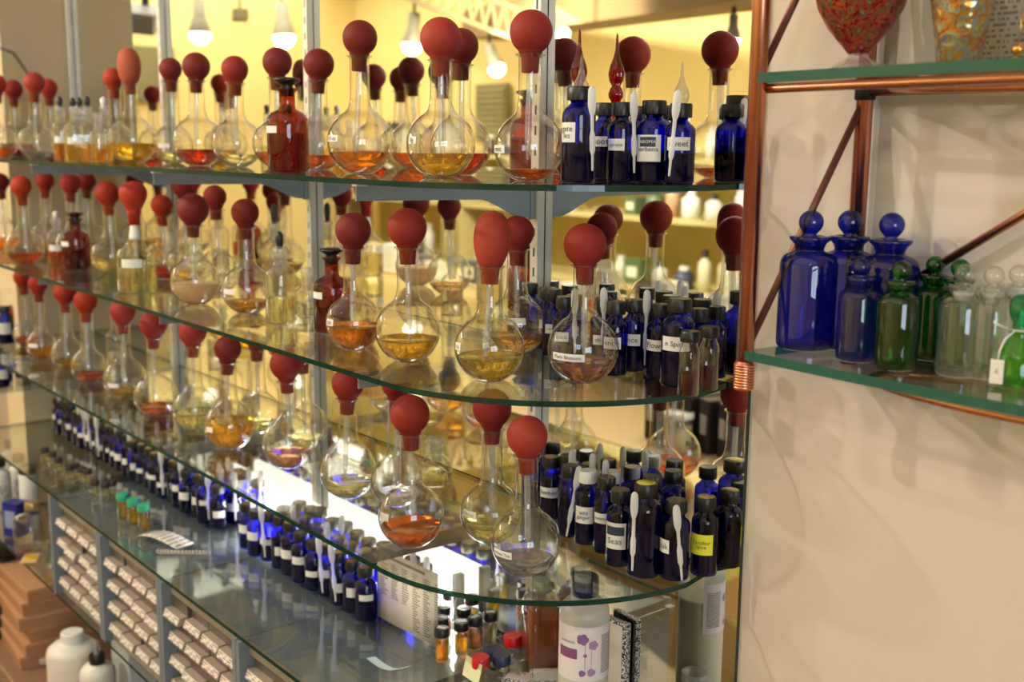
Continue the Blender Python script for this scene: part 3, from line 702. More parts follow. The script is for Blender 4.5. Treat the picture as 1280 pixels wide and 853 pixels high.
for i, (px, py) in enumerate([(155, 651), (168, 658), (181, 665)]):
    vial(at(px, py, z=Z4, r=.009), .0105, .048, 'clear vial of yellow oil with green cap, %s of three from the left' % ORD[i+1], 'yellow', pbr('green_plastic', (.10, .62, .42), .4), 'green-capped vials on the fourth shelf', fill=.6, capr=.0110, chh=.012)
rnd = random.Random(4)
for i in range(10):
    P = at(58+i*9+rnd.uniform(-3, 3), 583+i*4.6+rnd.uniform(-7, 5), z=Z4)
    vial(P, .008, .030, 'tiny vial with brown cap, %s from the left on the fourth shelf edge' % ORD[i+1], 'pale yellow', pbr('brown_plastic', (.22, .15, .12), .4), 'tiny brown-capped vials at the left of the fourth shelf', capr=.0085, chh=.010)
# curled price strip and coiled bag tie
P = at(210, 675, z=Z4); t = thing('price_strip', 'curled strip of white paper with printed lines on the fourth shelf', 'paper', P, 0)
A = at(181, 668, z=Z4)-P; B = at(232, 684, z=Z4)-P; d = (B-A); pr = Vector((-d.y, d.x, 0)).normalized()*.036
V = []; uv = []; Fc = []
for i in range(9):
    u = i/8; q = A+d*u; h = .001+.010*math.sin(PI*u)*(1-.5*u)
    for s_ in (0, 1): V.append(q-pr*.5+pr*s_+Vector((0, 0, h))); uv.append((s_, u))
for i in range(8): Fc.append((2*i, 2*i+1, 2*i+3, 2*i+2))
o = new_obj('paper_sheet', mesh_from('paper_sheet', V, Fc, print_mat('strip_print', (.82, .80, .76), (.5, .48, .46), 8, 9, .6), True, uvs=uv), t)
sm = o.modifiers.new('s', 'SOLIDIFY'); sm.thickness = .0004
A = at(196, 691, z=Z4+.003); B = at(262, 692, z=Z4+.003)
pts = [A+(B-A)*(i/90)+Vector((0, .003*math.cos(i*1.05), .003*math.sin(i*1.05)+.001)) for i in range(91)]
tag(new_obj('coiled_cord', tube('coiled_cord', pts, .0011, pbr('cord_plastic', (.78, .72, .64), .4), 6)), 'thin coiled pale cord lying behind the curled price strip', 'cord')
# acrylic price-list stand
def price_print():
    a = NT('price_print'); b = a.n('ShaderNodeBsdfPrincipled'); b.inputs['Roughness'].default_value = .6; a.l(b.outputs[0], a.out.inputs[0])
    tc = a.n('ShaderNodeTexCoord'); sp = a.n('ShaderNodeSeparateXYZ'); a.l(tc.outputs['UV'], sp.inputs[0])
    def M(op, x, y):
        n = a.n('ShaderNodeMath', operation=op)
        for k, v in enumerate((x, y)):
            if hasattr(v, 'links') or hasattr(v, 'node'): a.l(v, n.inputs[k])
            else: n.inputs[k].default_value = v
        return n.outputs[0]
    u, v = sp.outputs[0], sp.outputs[1]
    cu = M('MULTIPLY', M('SUBTRACT', u, .06), 5.6); cf = M('FRACT', cu, 0); ci = M('FLOOR', cu, 0)
    rv = M('MULTIPLY', v, 30); rf = M('FRACT', rv, 0); ri = M('FLOOR', rv, 0)
    w = a.n('ShaderNodeTexWhiteNoise', noise_dimensions='2D'); cb = a.n('ShaderNodeCombineXYZ'); a.l(ci, cb.inputs[0]); a.l(ri, cb.inputs[1]); a.l(cb.outputs[0], w.inputs['Vector'])
    ln = M('ADD', M('MULTIPLY', w.outputs['Value'], .4), .32)
    k = M('MULTIPLY', M('LESS_THAN', cf, ln), M('LESS_THAN', rf, .45)); k = M('MULTIPLY', k, M('GREATER_THAN', u, .06)); k = M('MULTIPLY', k, M('LESS_THAN', v, .86)); k = M('MULTIPLY', k, M('GREATER_THAN', v, .06))
    low = M('MULTIPLY', M('LESS_THAN', v, .36), M('LESS_THAN', u, .60)); k = M('MULTIPLY', k, M('SUBTRACT', 1, low))
    head = M('MULTIPLY', M('MULTIPLY', M('GREATER_THAN', v, .90), M('LESS_THAN', v, .94)), M('MULTIPLY', M('GREATER_THAN', u, .2), M('LESS_THAN', u, .8))); k = M('MAXIMUM', k, head)
    mx = a.n('ShaderNodeMix', data_type='RGBA'); mx.inputs[6].default_value = (*lin((.96, .93, .86)), 1); mx.inputs[7].default_value = (*lin((.62, .57, .52)), 1)
    a.l(k, mx.inputs[0]); a.l(mx.outputs[2], b.inputs['Base Color'])
    tl = a.n('ShaderNodeBsdfTranslucent'); a.l(mx.outputs[2], tl.inputs[0]); ms = a.n('ShaderNodeMixShader'); ms.inputs[0].default_value = .4
    a.l(b.outputs[0], ms.inputs[1]); a.l(tl.outputs[0], ms.inputs[2]); a.l(ms.outputs[0], a.out.inputs[0]); return a.m
P = at(508, 806, z=Z4); bl = at(472, 776, z=Z4); br = at(546, 816, z=Z4)
d = (br-bl); d.z = 0; Wd = d.length; an = math.atan2(d.y, d.x); mid = (bl+br)/2
t = thing('price_list_stand', 'upright acrylic stand holding a printed price list beside the blue bottles', 'sign holder', (mid.x, mid.y, Z4), an)
ACR = thin('clear_acrylic', (.95, .955, .96), .07, .6)
new_obj('backing_panel', boxm('backing_panel', -Wd/2-.003, Wd/2+.003, .002, .0045, .0015, .108, ACR), t)
new_obj('foot', boxm('foot', -Wd/2-.003, Wd/2+.003, -.046, .0045, -.0005+.0008, .0030, ACR, bev=.0005), t)
h_ = .104
pm = patch('price_list', Wd, h_, price_print(), lambda u, v: (u, .0012, .006+h_/2+v), 1, 1)
pl = new_obj('price_list', pm, t); sm = pl.modifiers.new('s', 'SOLIDIFY'); sm.thickness = .0006
# black capped vials with white dots
GV = 'black-capped sample vials beside the price list'
caps = [(555, 758), (580, 760), (552, 772), (577, 777), (594, 771), (613, 765), (552, 785), (628, 760), (553, 722), (573, 724), (562, 739), (580, 733), (597, 736), (590, 745), (613, 746), (540, 745)]
caps = [c for c in caps if at(c[0], c[1], z=Z4+.045).y < -.013]
caps.sort(key=lambda c: (c[0]+c[1]*.01))
for i, (px, py) in enumerate(caps):
    P = at(px, py, z=Z4+.045); P.z = Z4
    v = vial(P, .0098, .045, 'clear sample vial with labelled black cap, %s from the left by price list' % ORD[i+1], random.choice(['pale yellow', 'yellow', 'clear', 'golden', 'peach']), BLACK(), GV, fill=.55, capr=.0098, chh=.0115)
    V = []; Fc = []; box_data(V, Fc, -.0032, .0032, -.006, .006, 0, .0004)
    if 'dl' not in MC: MC['dl'] = mesh_from('cap_label', V, Fc, PAPER(), False)
    dl = new_obj('cap_label', MC['dl'], v.children[-1] if False else v, (0, 0, .045)); dl.rotation_euler = (0, 0, random.uniform(-.5, .9))
# acrylic tray
c0 = at(571, 811, z=Z4+.028); c1 = at(654, 775, z=Z4+.028); c2 = at(655, 868, z=Z4+.028)
ux = (c2-c0); ux.z = 0; an = math.atan2(ux.y, ux.x)
vy = c1-c0; vy.z = 0; dx = Vector((math.cos(an), math.sin(an), 0)); dyv = Vector((-math.sin(an), math.cos(an), 0))
D = abs(vy.dot(dyv))-.012; Wt = .115
t = thing('acrylic_tray', 'clear acrylic tray holding red and navy caps, bottom centre', 'tray', (c0.x, c0.y, Z4), an)
hh = .028; e = .0022
for nm, b_ in (('tray_side', (0, Wt, 0, e, .001, hh)), ('tray_side', (0, Wt, D-e, D, .001, hh)), ('tray_side', (0, e, e, D-e, .001, hh)), ('tray_side', (Wt-e, Wt, e, D-e, .001, hh)), ('tray_bottom', (0, Wt, 0, D, .0, .001))):
    new_obj(nm, boxm(nm, *b_, ACR), t)
def in_tray(u, v, z=0): return Vector((c0.x, c0.y, Z4+.0012+z))+dx*u+dyv*v
for i, (px, py, c, nm, hcap) in enumerate([(601, 822, (.78, .07, .1), 'red', .030), (641, 795, (.80, .06, .1), 'red', .036), (627, 819, (.16, .2, .32), 'navy', .030), (618, 812, (.16, .2, .32), 'navy', .022)]):
    P = at(px, py, z=Z4+hcap); P.z = Z4+.0012
    t2 = thing('capped_vial', ['small clear vial with red cap at the front of the acrylic tray', 'small clear vial with red cap at the back of the tray by amber bottle', 'small clear vial with navy cap between the two red caps', 'small clear vial with navy cap at the left back of the tray'][i], 'vial', P, .3*i, 'coloured-cap vials in the acrylic tray')
    new_obj('vial_glass', lathe('vial_glass', [(0, .001), (.009, 0), (.010, .001), (.010, hcap-.015), (.008, hcap-.012)], CLEAR(), 24), t2)
    new_obj('cap', cap_mesh(.0115, .014, pbr('cap_'+nm, c, .35)), t2, (0, 0, hcap-.014))
for i, (px, py, s) in enumerate([(585, 830, .006), (652, 847, .006), (590, 838, .004)]):
    P = at(px, py, z=Z4+.004); P.z = Z4+.0013
    t2 = thing('glass_marble', 'small clear glass bead in the acrylic tray, %s from the left' % ORD[(1, 3, 2)[i]], 'bead', P); new_obj('bead_glass', lathe('bead_glass', [(0, 0), (s*.7, s*.3), (s, s), (s*.7, s*1.7), (0, s*2)], thin('bead_glass', (.9, .88, .8), .15, .4), 16), t2)
# amber oil bottle behind the tray
P = by(4, 676, -.032); t = thing('oil_bottle', 'clear square bottle of amber oil between the tray and the lotion bottle', 'bottle', P, facing(P)+.3)
new_obj('bottle_glass', lathe('bottle_glass', [(0, .001), (.021, 0), (.023, .003), (.023, .092), (.020, .100), (.010, .106), (.009, .118), (.011, .119)], CLEAR(), 32, sq=6), t)
new_obj('oil', lathe('oil', [(0, .002), (.0205, .002), (.0215, .005), (.0215, .088), (0, .088)], liquid_mat('liquid_amber_oil', (.88, .36, .10), .3), 32, sharp=True, sq=6), t)
new_obj('cap', cap_mesh(.0115, .012, pbr('pale_green_cap', (.72, .78, .62), .4)), t, (0, 0, .112))
# white lotion bottle
P = by(4, 727, -.100); t = thing('lotion_bottle', 'tall white lotion bottle with purple flower label under the third shelf', 'bottle', P, facing(P))
FROST = thin('frosted_plastic', (.90, .91, .87), .06, .8, rough=.25, haze=.6)
new_obj('bottle_body', lathe('bottle_body', [(0, .001), (.027, 0), (.0285, .003), (.0285, .150), (.027, .159), (.020, .166), (.013, .169), (.013, .176)], FROST, 40), t)
new_obj('lotion', lathe('lotion', [(0, .002), (.0265, .002), (.0275, .005), (.0275, .120), (0, .120)], pbr('lotion_cream', (.90, .87, .74), .5, emis=None), 36, sharp=True), t)
new_obj('cap', cap_mesh(.0155, .022, BLACK()), t, (0, 0, .172))
l = new_obj('label', patch('label', .082, .064, pbr('lotion_label', (.86, .83, .84), .5), cyl_surf(.0285, .112, .1, .0005), 20, 1), t)
PUR = pbr('purple_print', (.52, .34, .55), .6); MAUVE = pbr('mauve_print', (.62, .50, .66), .6)
def blob(cu, cv, r, mat, nm='printed_flower', petals=5, dr=.0009):
    f = cyl_surf(.0285, .112, .1, dr); V = [f(cu, cv)]; n = 30
    for i in range(n):
        a_ = 2*PI*i/n; rr = r*(.82+.18*abs(math.cos(a_*petals/2))); V.append(f(cu+rr*math.cos(a_), cv+rr*math.sin(a_)))
    new_obj(nm, mesh_from(nm, V, [(0, 1+i, 1+(i+1) % n) for i in range(n)], mat, False), l)
blob(-.004, .018, .0068, PUR); blob(.008, .011, .0058, MAUVE); blob(-.001, -.001, .0022, PUR); blob(-.004, -.022, .004, PUR, petals=3); blob(.006, -.021, .005, MAUVE, petals=3)
def band(u0, u1, v0, v1, mat, nm, dr=.0008):
    f = cyl_surf(.0285, .112, .1, dr); new_obj(nm, patch(nm, u1-u0, v1-v0, mat, lambda u, v: f(u+(u0+u1)/2, v+(v0+v1)/2), 8, 1), l)
band(-.034, -.010, -.006, .006, pbr('plum_print', (.48, .28, .44), .6), 'printed_band')
band(-.0015, -.0008, -.02, .012, MAUVE, 'flower_stem'); band(.0055, .0061, -.02, .006, MAUVE, 'flower_stem')
band(.018, .036, -.024, .022, print_mat('lotion_print', (.86, .83, .84), (.35, .33, .36), 10, 24, .7), 'small_print')
text_on('lettering', 'LAVENDER', .0040, PUR, (lambda f: (lambda u, v: f(u-.022, v+.013)))(cyl_surf(.0285, .112, .1, .0009)), l)
# frosted cup and wrapped soaps with patterned edges
P = by(4, 784, -.057); t = thing('frosted_cup', 'small frosted plastic cup with a rim beside the lotion bottle', 'cup', P)
P.z = Z4+.012; t.location = P
new_obj('cup_wall', lathe('cup_wall', [(0, .001), (.010, 0), (.0115, .002), (.0135, .018), (.0155, .019), (.0160, .030), (.0146, .030), (.0120, .019), (.0095, .003), (0, .003)], thin('cup_plastic', (.80, .80, .78), .08, .6, rough=.2, haze=.4), 28), t)
def edge_pattern():
    if 'bwpat' in MATS: return MATS['bwpat']
    a = NT('black_white_lace_print'); b = a.n('ShaderNodeBsdfPrincipled'); a.l(b.outputs[0], a.out.inputs[0]); b.inputs['Roughness'].default_value = .6
    tc = a.n('ShaderNodeTexCoord'); v = a.n('ShaderNodeTexNoise'); v.inputs['Scale'].default_value = 520; a.l(tc.outputs['Object'], v.inputs['Vector'])
    cr = a.n('ShaderNodeValToRGB'); cr.color_ramp.elements[0].position = .49; cr.color_ramp.elements[1].position = .52
    cr.color_ramp.elements[0].color = (.01, .01, .012, 1); cr.color_ramp.elements[1].color = (.72, .68, .64, 1); a.l(v.outputs[0], cr.inputs[0]); a.l(cr.outputs[0], b.inputs['Base Color'])
    MATS['bwpat'] = a.m; return a.m
def soap(P, wx, wy, h, rz, lab, tilt=0, oval=False, col=(.84, .80, .76), script=None):
    t = thing('wrapped_soap', lab, 'soap', P, rz, 'wrapped soaps with black and white patterned edges'); t.rotation_euler = (tilt, 0, rz)
    new_obj('wrapper', boxm('wrapper', -wx/2, wx/2, -wy/2, wy/2, 0, h, edge_pattern(), bev=.002), t)
    new_obj('card_front', boxm('card_front', -wx/2+.004, wx/2-.004, -wy/2+.004, wy/2-.004, h-.0002, h+.0008, pbr('soap_card_%.2f' % col[1], col, .6)), t)
    new_obj('card_back', boxm('card_back', -wx/2+.004, wx/2-.004, -wy/2+.004, wy/2-.004, -.0004, .0002, pbr('soap_card_%.2f' % col[1], col, .6)), t)
    if oval:
        new_obj('oval_sticker', lathe('oval_sticker', [(.010, 0), (.010, .0005), (0, .0005)], pbr('violet_print', (.42, .38, .62), .6), 24, sq=None), t, (-.004, 0, h+.0009))
    if script: text_on('lettering', script, .006, pbr('grey_ink', (.45, .43, .42), .6), lambda u, v: (u, v, h+.0012), t)
Z4t = Z4
soap(at(690, 842, z=Z4+.016)-Vector((0, 0, .016)), .055, .040, .014, .9, 'white wrapped soap lying left of the lotion bottle')
P = by(4, 795, -.115); soap(P, .060, .045, .012, .2, 'white wrapped soap lying under the frosted cup at the bottom', oval=True)
P = by(4, 766, -.0105); t = thing('wrapped_soap', 'white wrapped soap standing upright against the mirror behind lotion bottle', 'soap', P, .1, 'wrapped soaps with black and white patterned edges')
new_obj('wrapper', boxm('wrapper', -.022, .022, -.005, .005, 0, .104, edge_pattern(), bev=.002), t); new_obj('card_front', boxm('card_front', -.020, .016, -.0056, -.0048, .004, .100, pbr('soap_card_0.80', (.84, .80, .76), .6)), t); new_obj('card_back', boxm('card_back', -.020, .020, .0048, .0056, .004, .100, MATS['soap_card_0.80']), t)
P = by(4, 838, -.045); P.z = Z4; soap(P, .062, .060, .030, .15, 'pale green wrapped soap block at bottom right by the mirror edge', col=(.70, .74, .66), script='Sea Salt\nHandmade')
soap(at(650, 850, z=Z4+.003)-Vector((0, 0, .001)), .04, .03, .006, .5, 'thin pink-white wrapped soap lying in the acrylic tray', col=(.85, .76, .74))
P = at(592, 846, z=Z4+.02)
t = thing('note_card', 'pale yellow-green note card leaning on the front of the acrylic tray', 'card', in_tray(.02, -.004, 0), an)
cm_ = new_obj('card_sheet', boxm('card_sheet', 0, .036, -.0006, .0006, 0, .026, pbr('pale_green_card', (.84, .85, .68), .6)), t); cm_.rotation_euler = (-.25, 0, 0)
# strip of clear tape on the shelf
pts_ = [at(458+i*7.5, 823+10*math.sin(i/6*PI*.9)+i*1.5, z=Z4+.0008) for i in range(7)]
V = []; Fc = []
for i, q in enumerate(pts_): V += [q, q+Vector((.004, .011, .0005))]
for i in range(6): Fc.append((2*i, 2*i+2, 2*i+3, 2*i+1))
o = new_obj('tape_strip', mesh_from('tape_strip', V, Fc, pbr('pale_blue_tape', (.72, .80, .82), .3), False)); sm = o.modifiers.new('s', 'SOLIDIFY'); sm.thickness = .0003
tag(o, 'curved pale blue strip of tape stuck on the fourth shelf', 'tape')

# ------------------------------------------------------------------ small-parts drawer cabinets on the fifth shelf
GREYP = pbr('grey_blue_plastic', (.44, .47, .50), .5); DRW = pbr('tan_drawer_plastic', (.34, .30, .24), .3, noise=.1)
DRL = print_mat('drawer_label', (.84, .80, .75), (.50, .46, .43), 5, 3, .5)
def cabinet(i, x0):
    Wc, Dp, H = .268, .262, .197
    t = thing('drawer_cabinet', 'grey cabinet of small labelled drawers, %s from the right on the fifth shelf' % ORD[i], 'drawer cabinet', (x0, -.275, Z5), 0, 'small-parts drawer cabinets under the fourth shelf')
    V = []; Fc = []; e = .010
    box_data(V, Fc, 0, e, -.018, Dp, 0, H); box_data(V, Fc, Wc-e, Wc, -.018, Dp, 0, H); box_data(V, Fc, e, Wc-e, 0, Dp, 0, e); box_data(V, Fc, e, Wc-e, 0, Dp, H-e, H); box_data(V, Fc, e, Wc-e, Dp-e, Dp, e, H-e)
    new_obj('carcass', mesh_from('carcass', V, Fc, GREYP, False), t)
    new_obj('top_rail', boxm('top_rail', e, Wc-e, -.004, .006, H-.020, H-.001, pbr('rail_tan', (.50, .46, .40), .45), bev=.002), t)
    new_obj('bottom_rail', boxm('bottom_rail', e, Wc-e, -.004, .006, .001, .014, MATS['rail_tan'], bev=.002), t)
    cols, rows = 4, 4; cw = (Wc-2*e)/cols; rh = (H-.036)/rows
    if 'dw' not in MC:
        V = []; Fc = []; box_data(V, Fc, .0012, cw-.0012, .004, .09, .001, rh-.0015)
        MC['dw'] = mesh_from('drawer', V, Fc, DRW, False)
        # sloping label ledge in front of each drawer
        V = [(.003, .004, .010), (cw-.003, .004, .010), (cw-.003, -.012, .009), (.003, -.012, .009), (.003, .004, .0215), (cw-.003, .004, .0215), (cw-.003, -.008, .0215), (.003, -.008, .0215)]
        V[3] = (.003, -.012, .009); V[2] = (cw-.003, -.012, .009)
        Fc = [(0, 3, 2, 1), (4, 5, 6, 7), (3, 7, 6, 2), (0, 1, 5, 4), (1, 2, 6, 5), (0, 4, 7, 3)]
        MC['dh'] = mesh_from('drawer_pull', V, Fc, pbr('pull_pale', (.62, .56, .49), .3), False)
        V = [(.005, -.0124, .0105), (cw-.005, -.0124, .0105), (cw-.005, -.0085, .0208), (.005, -.0085, .0208), (.005, -.0118, .0102), (cw-.005, -.0118, .0102), (cw-.005, -.0080, .0206), (.005, -.0080, .0206)]
        MC['dl2'] = mesh_from('drawer_label', V, [(0, 1, 2, 3), (7, 6, 5, 4), (0, 4, 5, 1), (3, 2, 6, 7)], DRL, False, uvs=[(0, 0), (1, 0), (1, 1), (0, 1)]*2)
    for r in range(rows):
        for c in range(cols):
            d = new_obj('drawer', MC['dw'], t, (e+c*cw, 0, .015+r*rh+random.uniform(-.0003, .0003)))
            d.location.y += random.choice([0, 0, 0, -.003, -.006])
            p = new_obj('drawer_pull', MC['dh'], d); new_obj('drawer_label', MC['dl2'], d)
for i, x0 in enumerate([-1.358+.27, -1.358, -1.628, -1.898, -2.168]): 
    if i: cabinet(i, x0)

# things left of the cabinets, fifth shelf
P = at(44, 694, z=Z5, r=.015); t = thing('square_bottle', 'clear square glass bottle left of the drawer cabinets on the fifth shelf', 'bottle', P, .3)
new_obj('bottle_glass', lathe('bottle_glass', [(0, .001), (.030, 0), (.032, .004), (.032, .075), (.026, .085), (.012, .09), (.012, .100)], CLEAR(), 32, sq=8), t)
new_obj('cap', cap_mesh(.015, .016, pbr('gold_cap', (.72, .62, .42), .3, metal=.6)), t, (0, 0, .098))
P = at(70, 676, z=Z5, r=.012); t = thing('round_bottle', 'small clear round bottle with white label touching the drawer cabinet side', 'bottle', P, facing(P))
new_obj('bottle_glass', lathe('bottle_glass', [(0, .001), (.015, 0), (.017, .003), (.017, .08), (.008, .092), (.008, .10)], CLEAR(), 24), t)
new_obj('label', patch('label', .022, .022, PAPER(), cyl_surf(.017, .035, -.1, .0006), 6, 1), t); new_obj('cap', cap_mesh(.0105, .014, pbr('pink_cap', (.7, .42, .42), .4)), t, (0, 0, .098))
P = at(22, 672, z=Z5, r=.02); t = thing('blue_carton', 'deep blue carton standing at the left end of fifth shelf', 'carton', P, .5)
new_obj('carton_body', boxm('carton_body', -.022, .022, -.018, .018, 0, .078, pbr('blue_card', (.10, .12, .52), .5), bev=.001), t)
new_obj('printed_panel', boxm('printed_panel', -.015, .015, -.0188, -.018, .02, .06, pbr('pale_print', (.55, .6, .75), .5)), t)
P = at(40, 665, z=Z5, r=.03); t = thing('spray_bottle', 'white and navy bottle with black lid behind the clear square bottle', 'bottle', P, facing(P))
new_obj('bottle_body', lathe('bottle_body', [(0, 0), (.020, 0), (.021, .002), (.021, .125), (.018, .13), (0, .13)], WHITEP(), 24), t)
new_obj('printed_wrap', patch('printed_wrap', .05, .03, pbr('navy_wrap', (.15, .17, .4), .5), cyl_surf(.021, .05, 0, .0006), 10, 1), t)
new_obj('lid', cap_mesh(.021, .016, BLACK()), t, (0, 0, .13))
P = at(38, 699, z=Z5); t = thing('yellow_card', 'small yellow and orange card lying at the front of fifth shelf', 'card', P, -.5)
new_obj('card_sheet', boxm('card_sheet', -.026, .026, -.016, .016, .0002, .0025, pbr('cream_card', (.86, .72, .5), .5)), t)
new_obj('yellow_panel', boxm('yellow_panel', -.014, .014, -.010, .010, .0025, .003, pbr('yellow_panel', (.88, .72, .12), .5)), t)
for i, (px, py, r, h) in enumerate([(3, 640, .024, .11), (26, 628, .022, .10), (16, 608, .022, .10)]):
    P = at(px, py, z=Z5, r=r); t = thing('white_bottle', 'white bottle with black cap at the left end of fifth shelf, %s from the left' % ORD[(1, 3, 2)[i]], 'bottle', P, facing(P), 'white bottles with black caps on the fifth shelf')
    new_obj('bottle_body', lathe('bottle_body', [(0, 0), (r*.95, 0), (r, .002), (r, h*.8), (r*.8, h*.86), (r*.5, h*.88), (r*.5, h)], WHITEP(), 28), t)
    new_obj('cap', cap_mesh(r*.62, .022, BLACK()), t, (0, 0, h-.004)); new_obj('label', patch('label', r*1.4, .04, print_mat('body_print', (.84, .84, .84), (.4, .42, .5), 5, 7, .5), cyl_surf(r, h*.4, 0, .0005), 8, 1), t)

# on the brown counter below
def hdpe(px, topy, y, r, h, lab, cap, nm='white'):
    P = at(px, topy, y=y); h = P.z-Z6; P.z = Z6
    t = thing('plastic_bottle', lab, 'bottle', P, facing(P), 'large white plastic bottles on the counter')
    hh_ = h
    new_obj('bottle_body', lathe('bottle_body', [(0, .001), (r*.95, 0), (r, .004), (r, hh_*.74), (r*.96, hh_*.79), (r*.75, hh_*.85), (r*.42, hh_*.875), (r*.40, hh_*.9)], pbr('hdpe', (.84, .82, .76), .45, noise=.02), 36), t)
    new_obj('cap', cap_mesh(r*.44, hh_*.13, cap), t, (0, 0, hh_*.875))
    global NZ; NZ = h
    return t
hdpe(90, 790, -.245, .052, .260, 'largest white plastic bottle with white screw cap, bottom left', WHITEP())
t = hdpe(52, 812, -.235, .036, .235, 'white squeeze bottle with black nozzle left of the largest one', BLACK())
new_obj('nozzle', lathe('nozzle', [(.008, NZ-.01), (.007, NZ), (.003, NZ+.014), (.002, NZ+.025), (0, NZ+.026)], pbr('grey_nozzle', (.5, .5, .48), .3), 14), t)
t = hdpe(121, 818, -.235, .034, .225, 'white squeeze bottle with black nozzle right of the largest one', BLACK())
new_obj('nozzle', lathe('nozzle', [(.008, NZ-.01), (.007, NZ), (.003, NZ+.014), (.002, NZ+.025), (0, NZ+.026)], pbr('grey_nozzle', (.5, .5, .48), .3), 14), t)
P = at(10, 830, y=-.26); P.z = Z6; t = thing('black_lidded_jar', 'squat jar with broad black lid in the bottom left corner', 'jar', P)
new_obj('jar_body', lathe('jar_body', [(0, 0), (.034, 0), (.036, .004), (.036, .20), (.032, .205)], pbr('dark_jar', (.15, .13, .12), .3), 28), t); new_obj('lid', cap_mesh(.038, .035, BLACK()), t, (0, 0, .19))
for i in range(6):
    P = Vector((-2.60+.006*(i % 2), -.17+.004*(i % 3), Z6+.031*i)); t = thing('brown_box', 'flat brown cardboard box, %s from the bottom of its stack at left' % ORD[i+1], 'box', P, -.06+.04*(i % 3), 'brown boxes stacked on the counter')
    new_obj('box_body', boxm('box_body', -.15, .15, -.11, .11, 0, .024, pbr('brown_card', (.66, .48, .34), .7, noise=.08), bev=.001), t)
    new_obj('box_lid', boxm('box_lid', -.152, .152, -.112, .112, .022, .031, pbr('brown_lid', (.72, .54, .40), .7, noise=.08), bev=.001), t)
P = at(85, 765, y=-.15); t = thing('green_bag', 'crumpled dark green plastic bag behind the white bottles', 'bag', (P.x, P.y, Z6), .3)
V = []; Fc = []
bm = bmesh.new(); bmesh.ops.create_icosphere(bm, subdivisions=3, radius=1)
for v in bm.verts:
    n_ = v.co.normalized(); rr = 1+.16*math.sin(n_.x*9+n_.y*5)+.12*math.sin(n_.z*13+n_.x*7); v.co = Vector((n_.x*.08*rr, n_.y*.045*rr, max(0, .105+n_.z*.11*rr)))
me = bpy.data.meshes.new('bag_film'); bm.to_mesh(me); bm.free(); me.materials.append(pbr('green_film', (.06, .32, .26), .3)); me.polygons.foreach_set('use_smooth', [True]*len(me.polygons)); new_obj('bag_film', me, t)
P = at(168, 840, y=-.12); t = thing('white_carton', 'white carton with square corners right of the squeeze bottles, bottom left', 'carton', (P.x, P.y, Z6), .1)
new_obj('carton_body', boxm('carton_body', -.04, .04, -.03, .03, 0, .23, pbr('white_card', (.86, .86, .84), .6), bev=.001), t); new_obj('flap', boxm('flap', -.04, .04, -.032, -.030, .19, .23, MATS['white_card']), t)

# little corner shelf at the far left with blue bottles
cs = new_obj('corner_shelf', boxm('corner_shelf', -.13, .13, -.07, .07, -.006, 0, [SHELFG()][0], bev=.001), None, (-2.66, -.215, .965)); tag(cs, 'small separate glass shelf at far left below the third shelf', 'glass shelf')
for i, (X, y) in enumerate([(-2.63, -.235), (-2.58, -.255), (-2.66, -.19), (-2.70, -.23)]):
    blue_bottle((X, y, .965), .016, .066, 'blue bottle on the small far-left shelf, %s from the right' % ORD[(2, 1, 3, 4)[i]], '', laz=0, lz=.45, lh=.02, lwd=1.6, group='blue bottles on the small far-left shelf')
blue_bottle(at(8, 430, z=Z3, r=.014), .018, .085, 'blue bottle with square white label at the far left of third shelf', '', laz=-.1, lz=.42, lh=.026, lwd=1.5)

# ------------------------------------------------------------------ copper etagere at the right
ZT, ZL = 1.5655, 1.320
t = thing('copper_etagere', 'wall-hung copper pipe etagere with bow-fronted glass shelves at right', 'etagere', (-.385, 0, ZL))
def etp(x, y, z): return (x+.385, y, z-ZL)
xl_, xr_ = -.640, -.130
XF = [xl_, xr_]
for s_, X in enumerate(XF):
    Xb = -.604 if s_ == 0 else -.166
    new_obj('front_post', tube('front_post', [etp(X, -.120, 1.285), etp(X, -.120, 2.1)], .0078, COPPER(), 18), t)
    new_obj('back_post', tube('back_post', [etp(Xb, -.010, 1.30), etp(Xb, -.010, 2.1)], .0078, COPPER(), 18), t)
    cpl = [(.0092, 0)]
    for k in range(9): cpl += [(.0092, .001+k*.0026), (.0100, .0018+k*.0026), (.0092, .0026+k*.0026)]
    new_obj('ridged_coupling', lathe('ridged_coupling', cpl+[(.0078, .026)], COPPER(), 20), t, etp(X, -.120, 1.283))
    new_obj('joint_collar', lathe('joint_collar', [(.0078, 0), (.0095, .001), (.0095, .013), (.0078, .014)], pbr('dark_solder', (.14, .13, .12), .5, metal=.5), 18), t, etp(Xb, -.010, 1.545))
    new_obj('side_brace', tube('side_brace', [etp(Xb, -.012, 1.545), etp(X, -.116, ZL+.002)], .0034, pbr('dark_copper', (.46, .31, .25), .4, metal=.8), 10), t)
    new_obj('side_brace', tube('side_brace', [etp(X, -.116, ZT), etp(Xb, -.012, 1.79)], .0034, MATS['dark_copper'], 10), t)
pb1 = at(1280, 268, y=-.012); pb0 = at(1190, 322, y=-.012); dd = pb1-pb0
q0 = pb0-dd*((pb0.x+.597)/dd.x); q1 = pb0+dd*((-.17-pb0.x)/dd.x)
new_obj('back_brace', tube('back_brace', [etp(*q0), etp(*q1)], .0040, COPPER(), 12), t)
def bow(z, off=0, y0=-.118, bulge=.012, n=24):
    return [(xl_+off+(xr_-xl_-2*off)*i/n, y0-bulge*math.sin(PI*i/n), z) for i in range(n+1)]
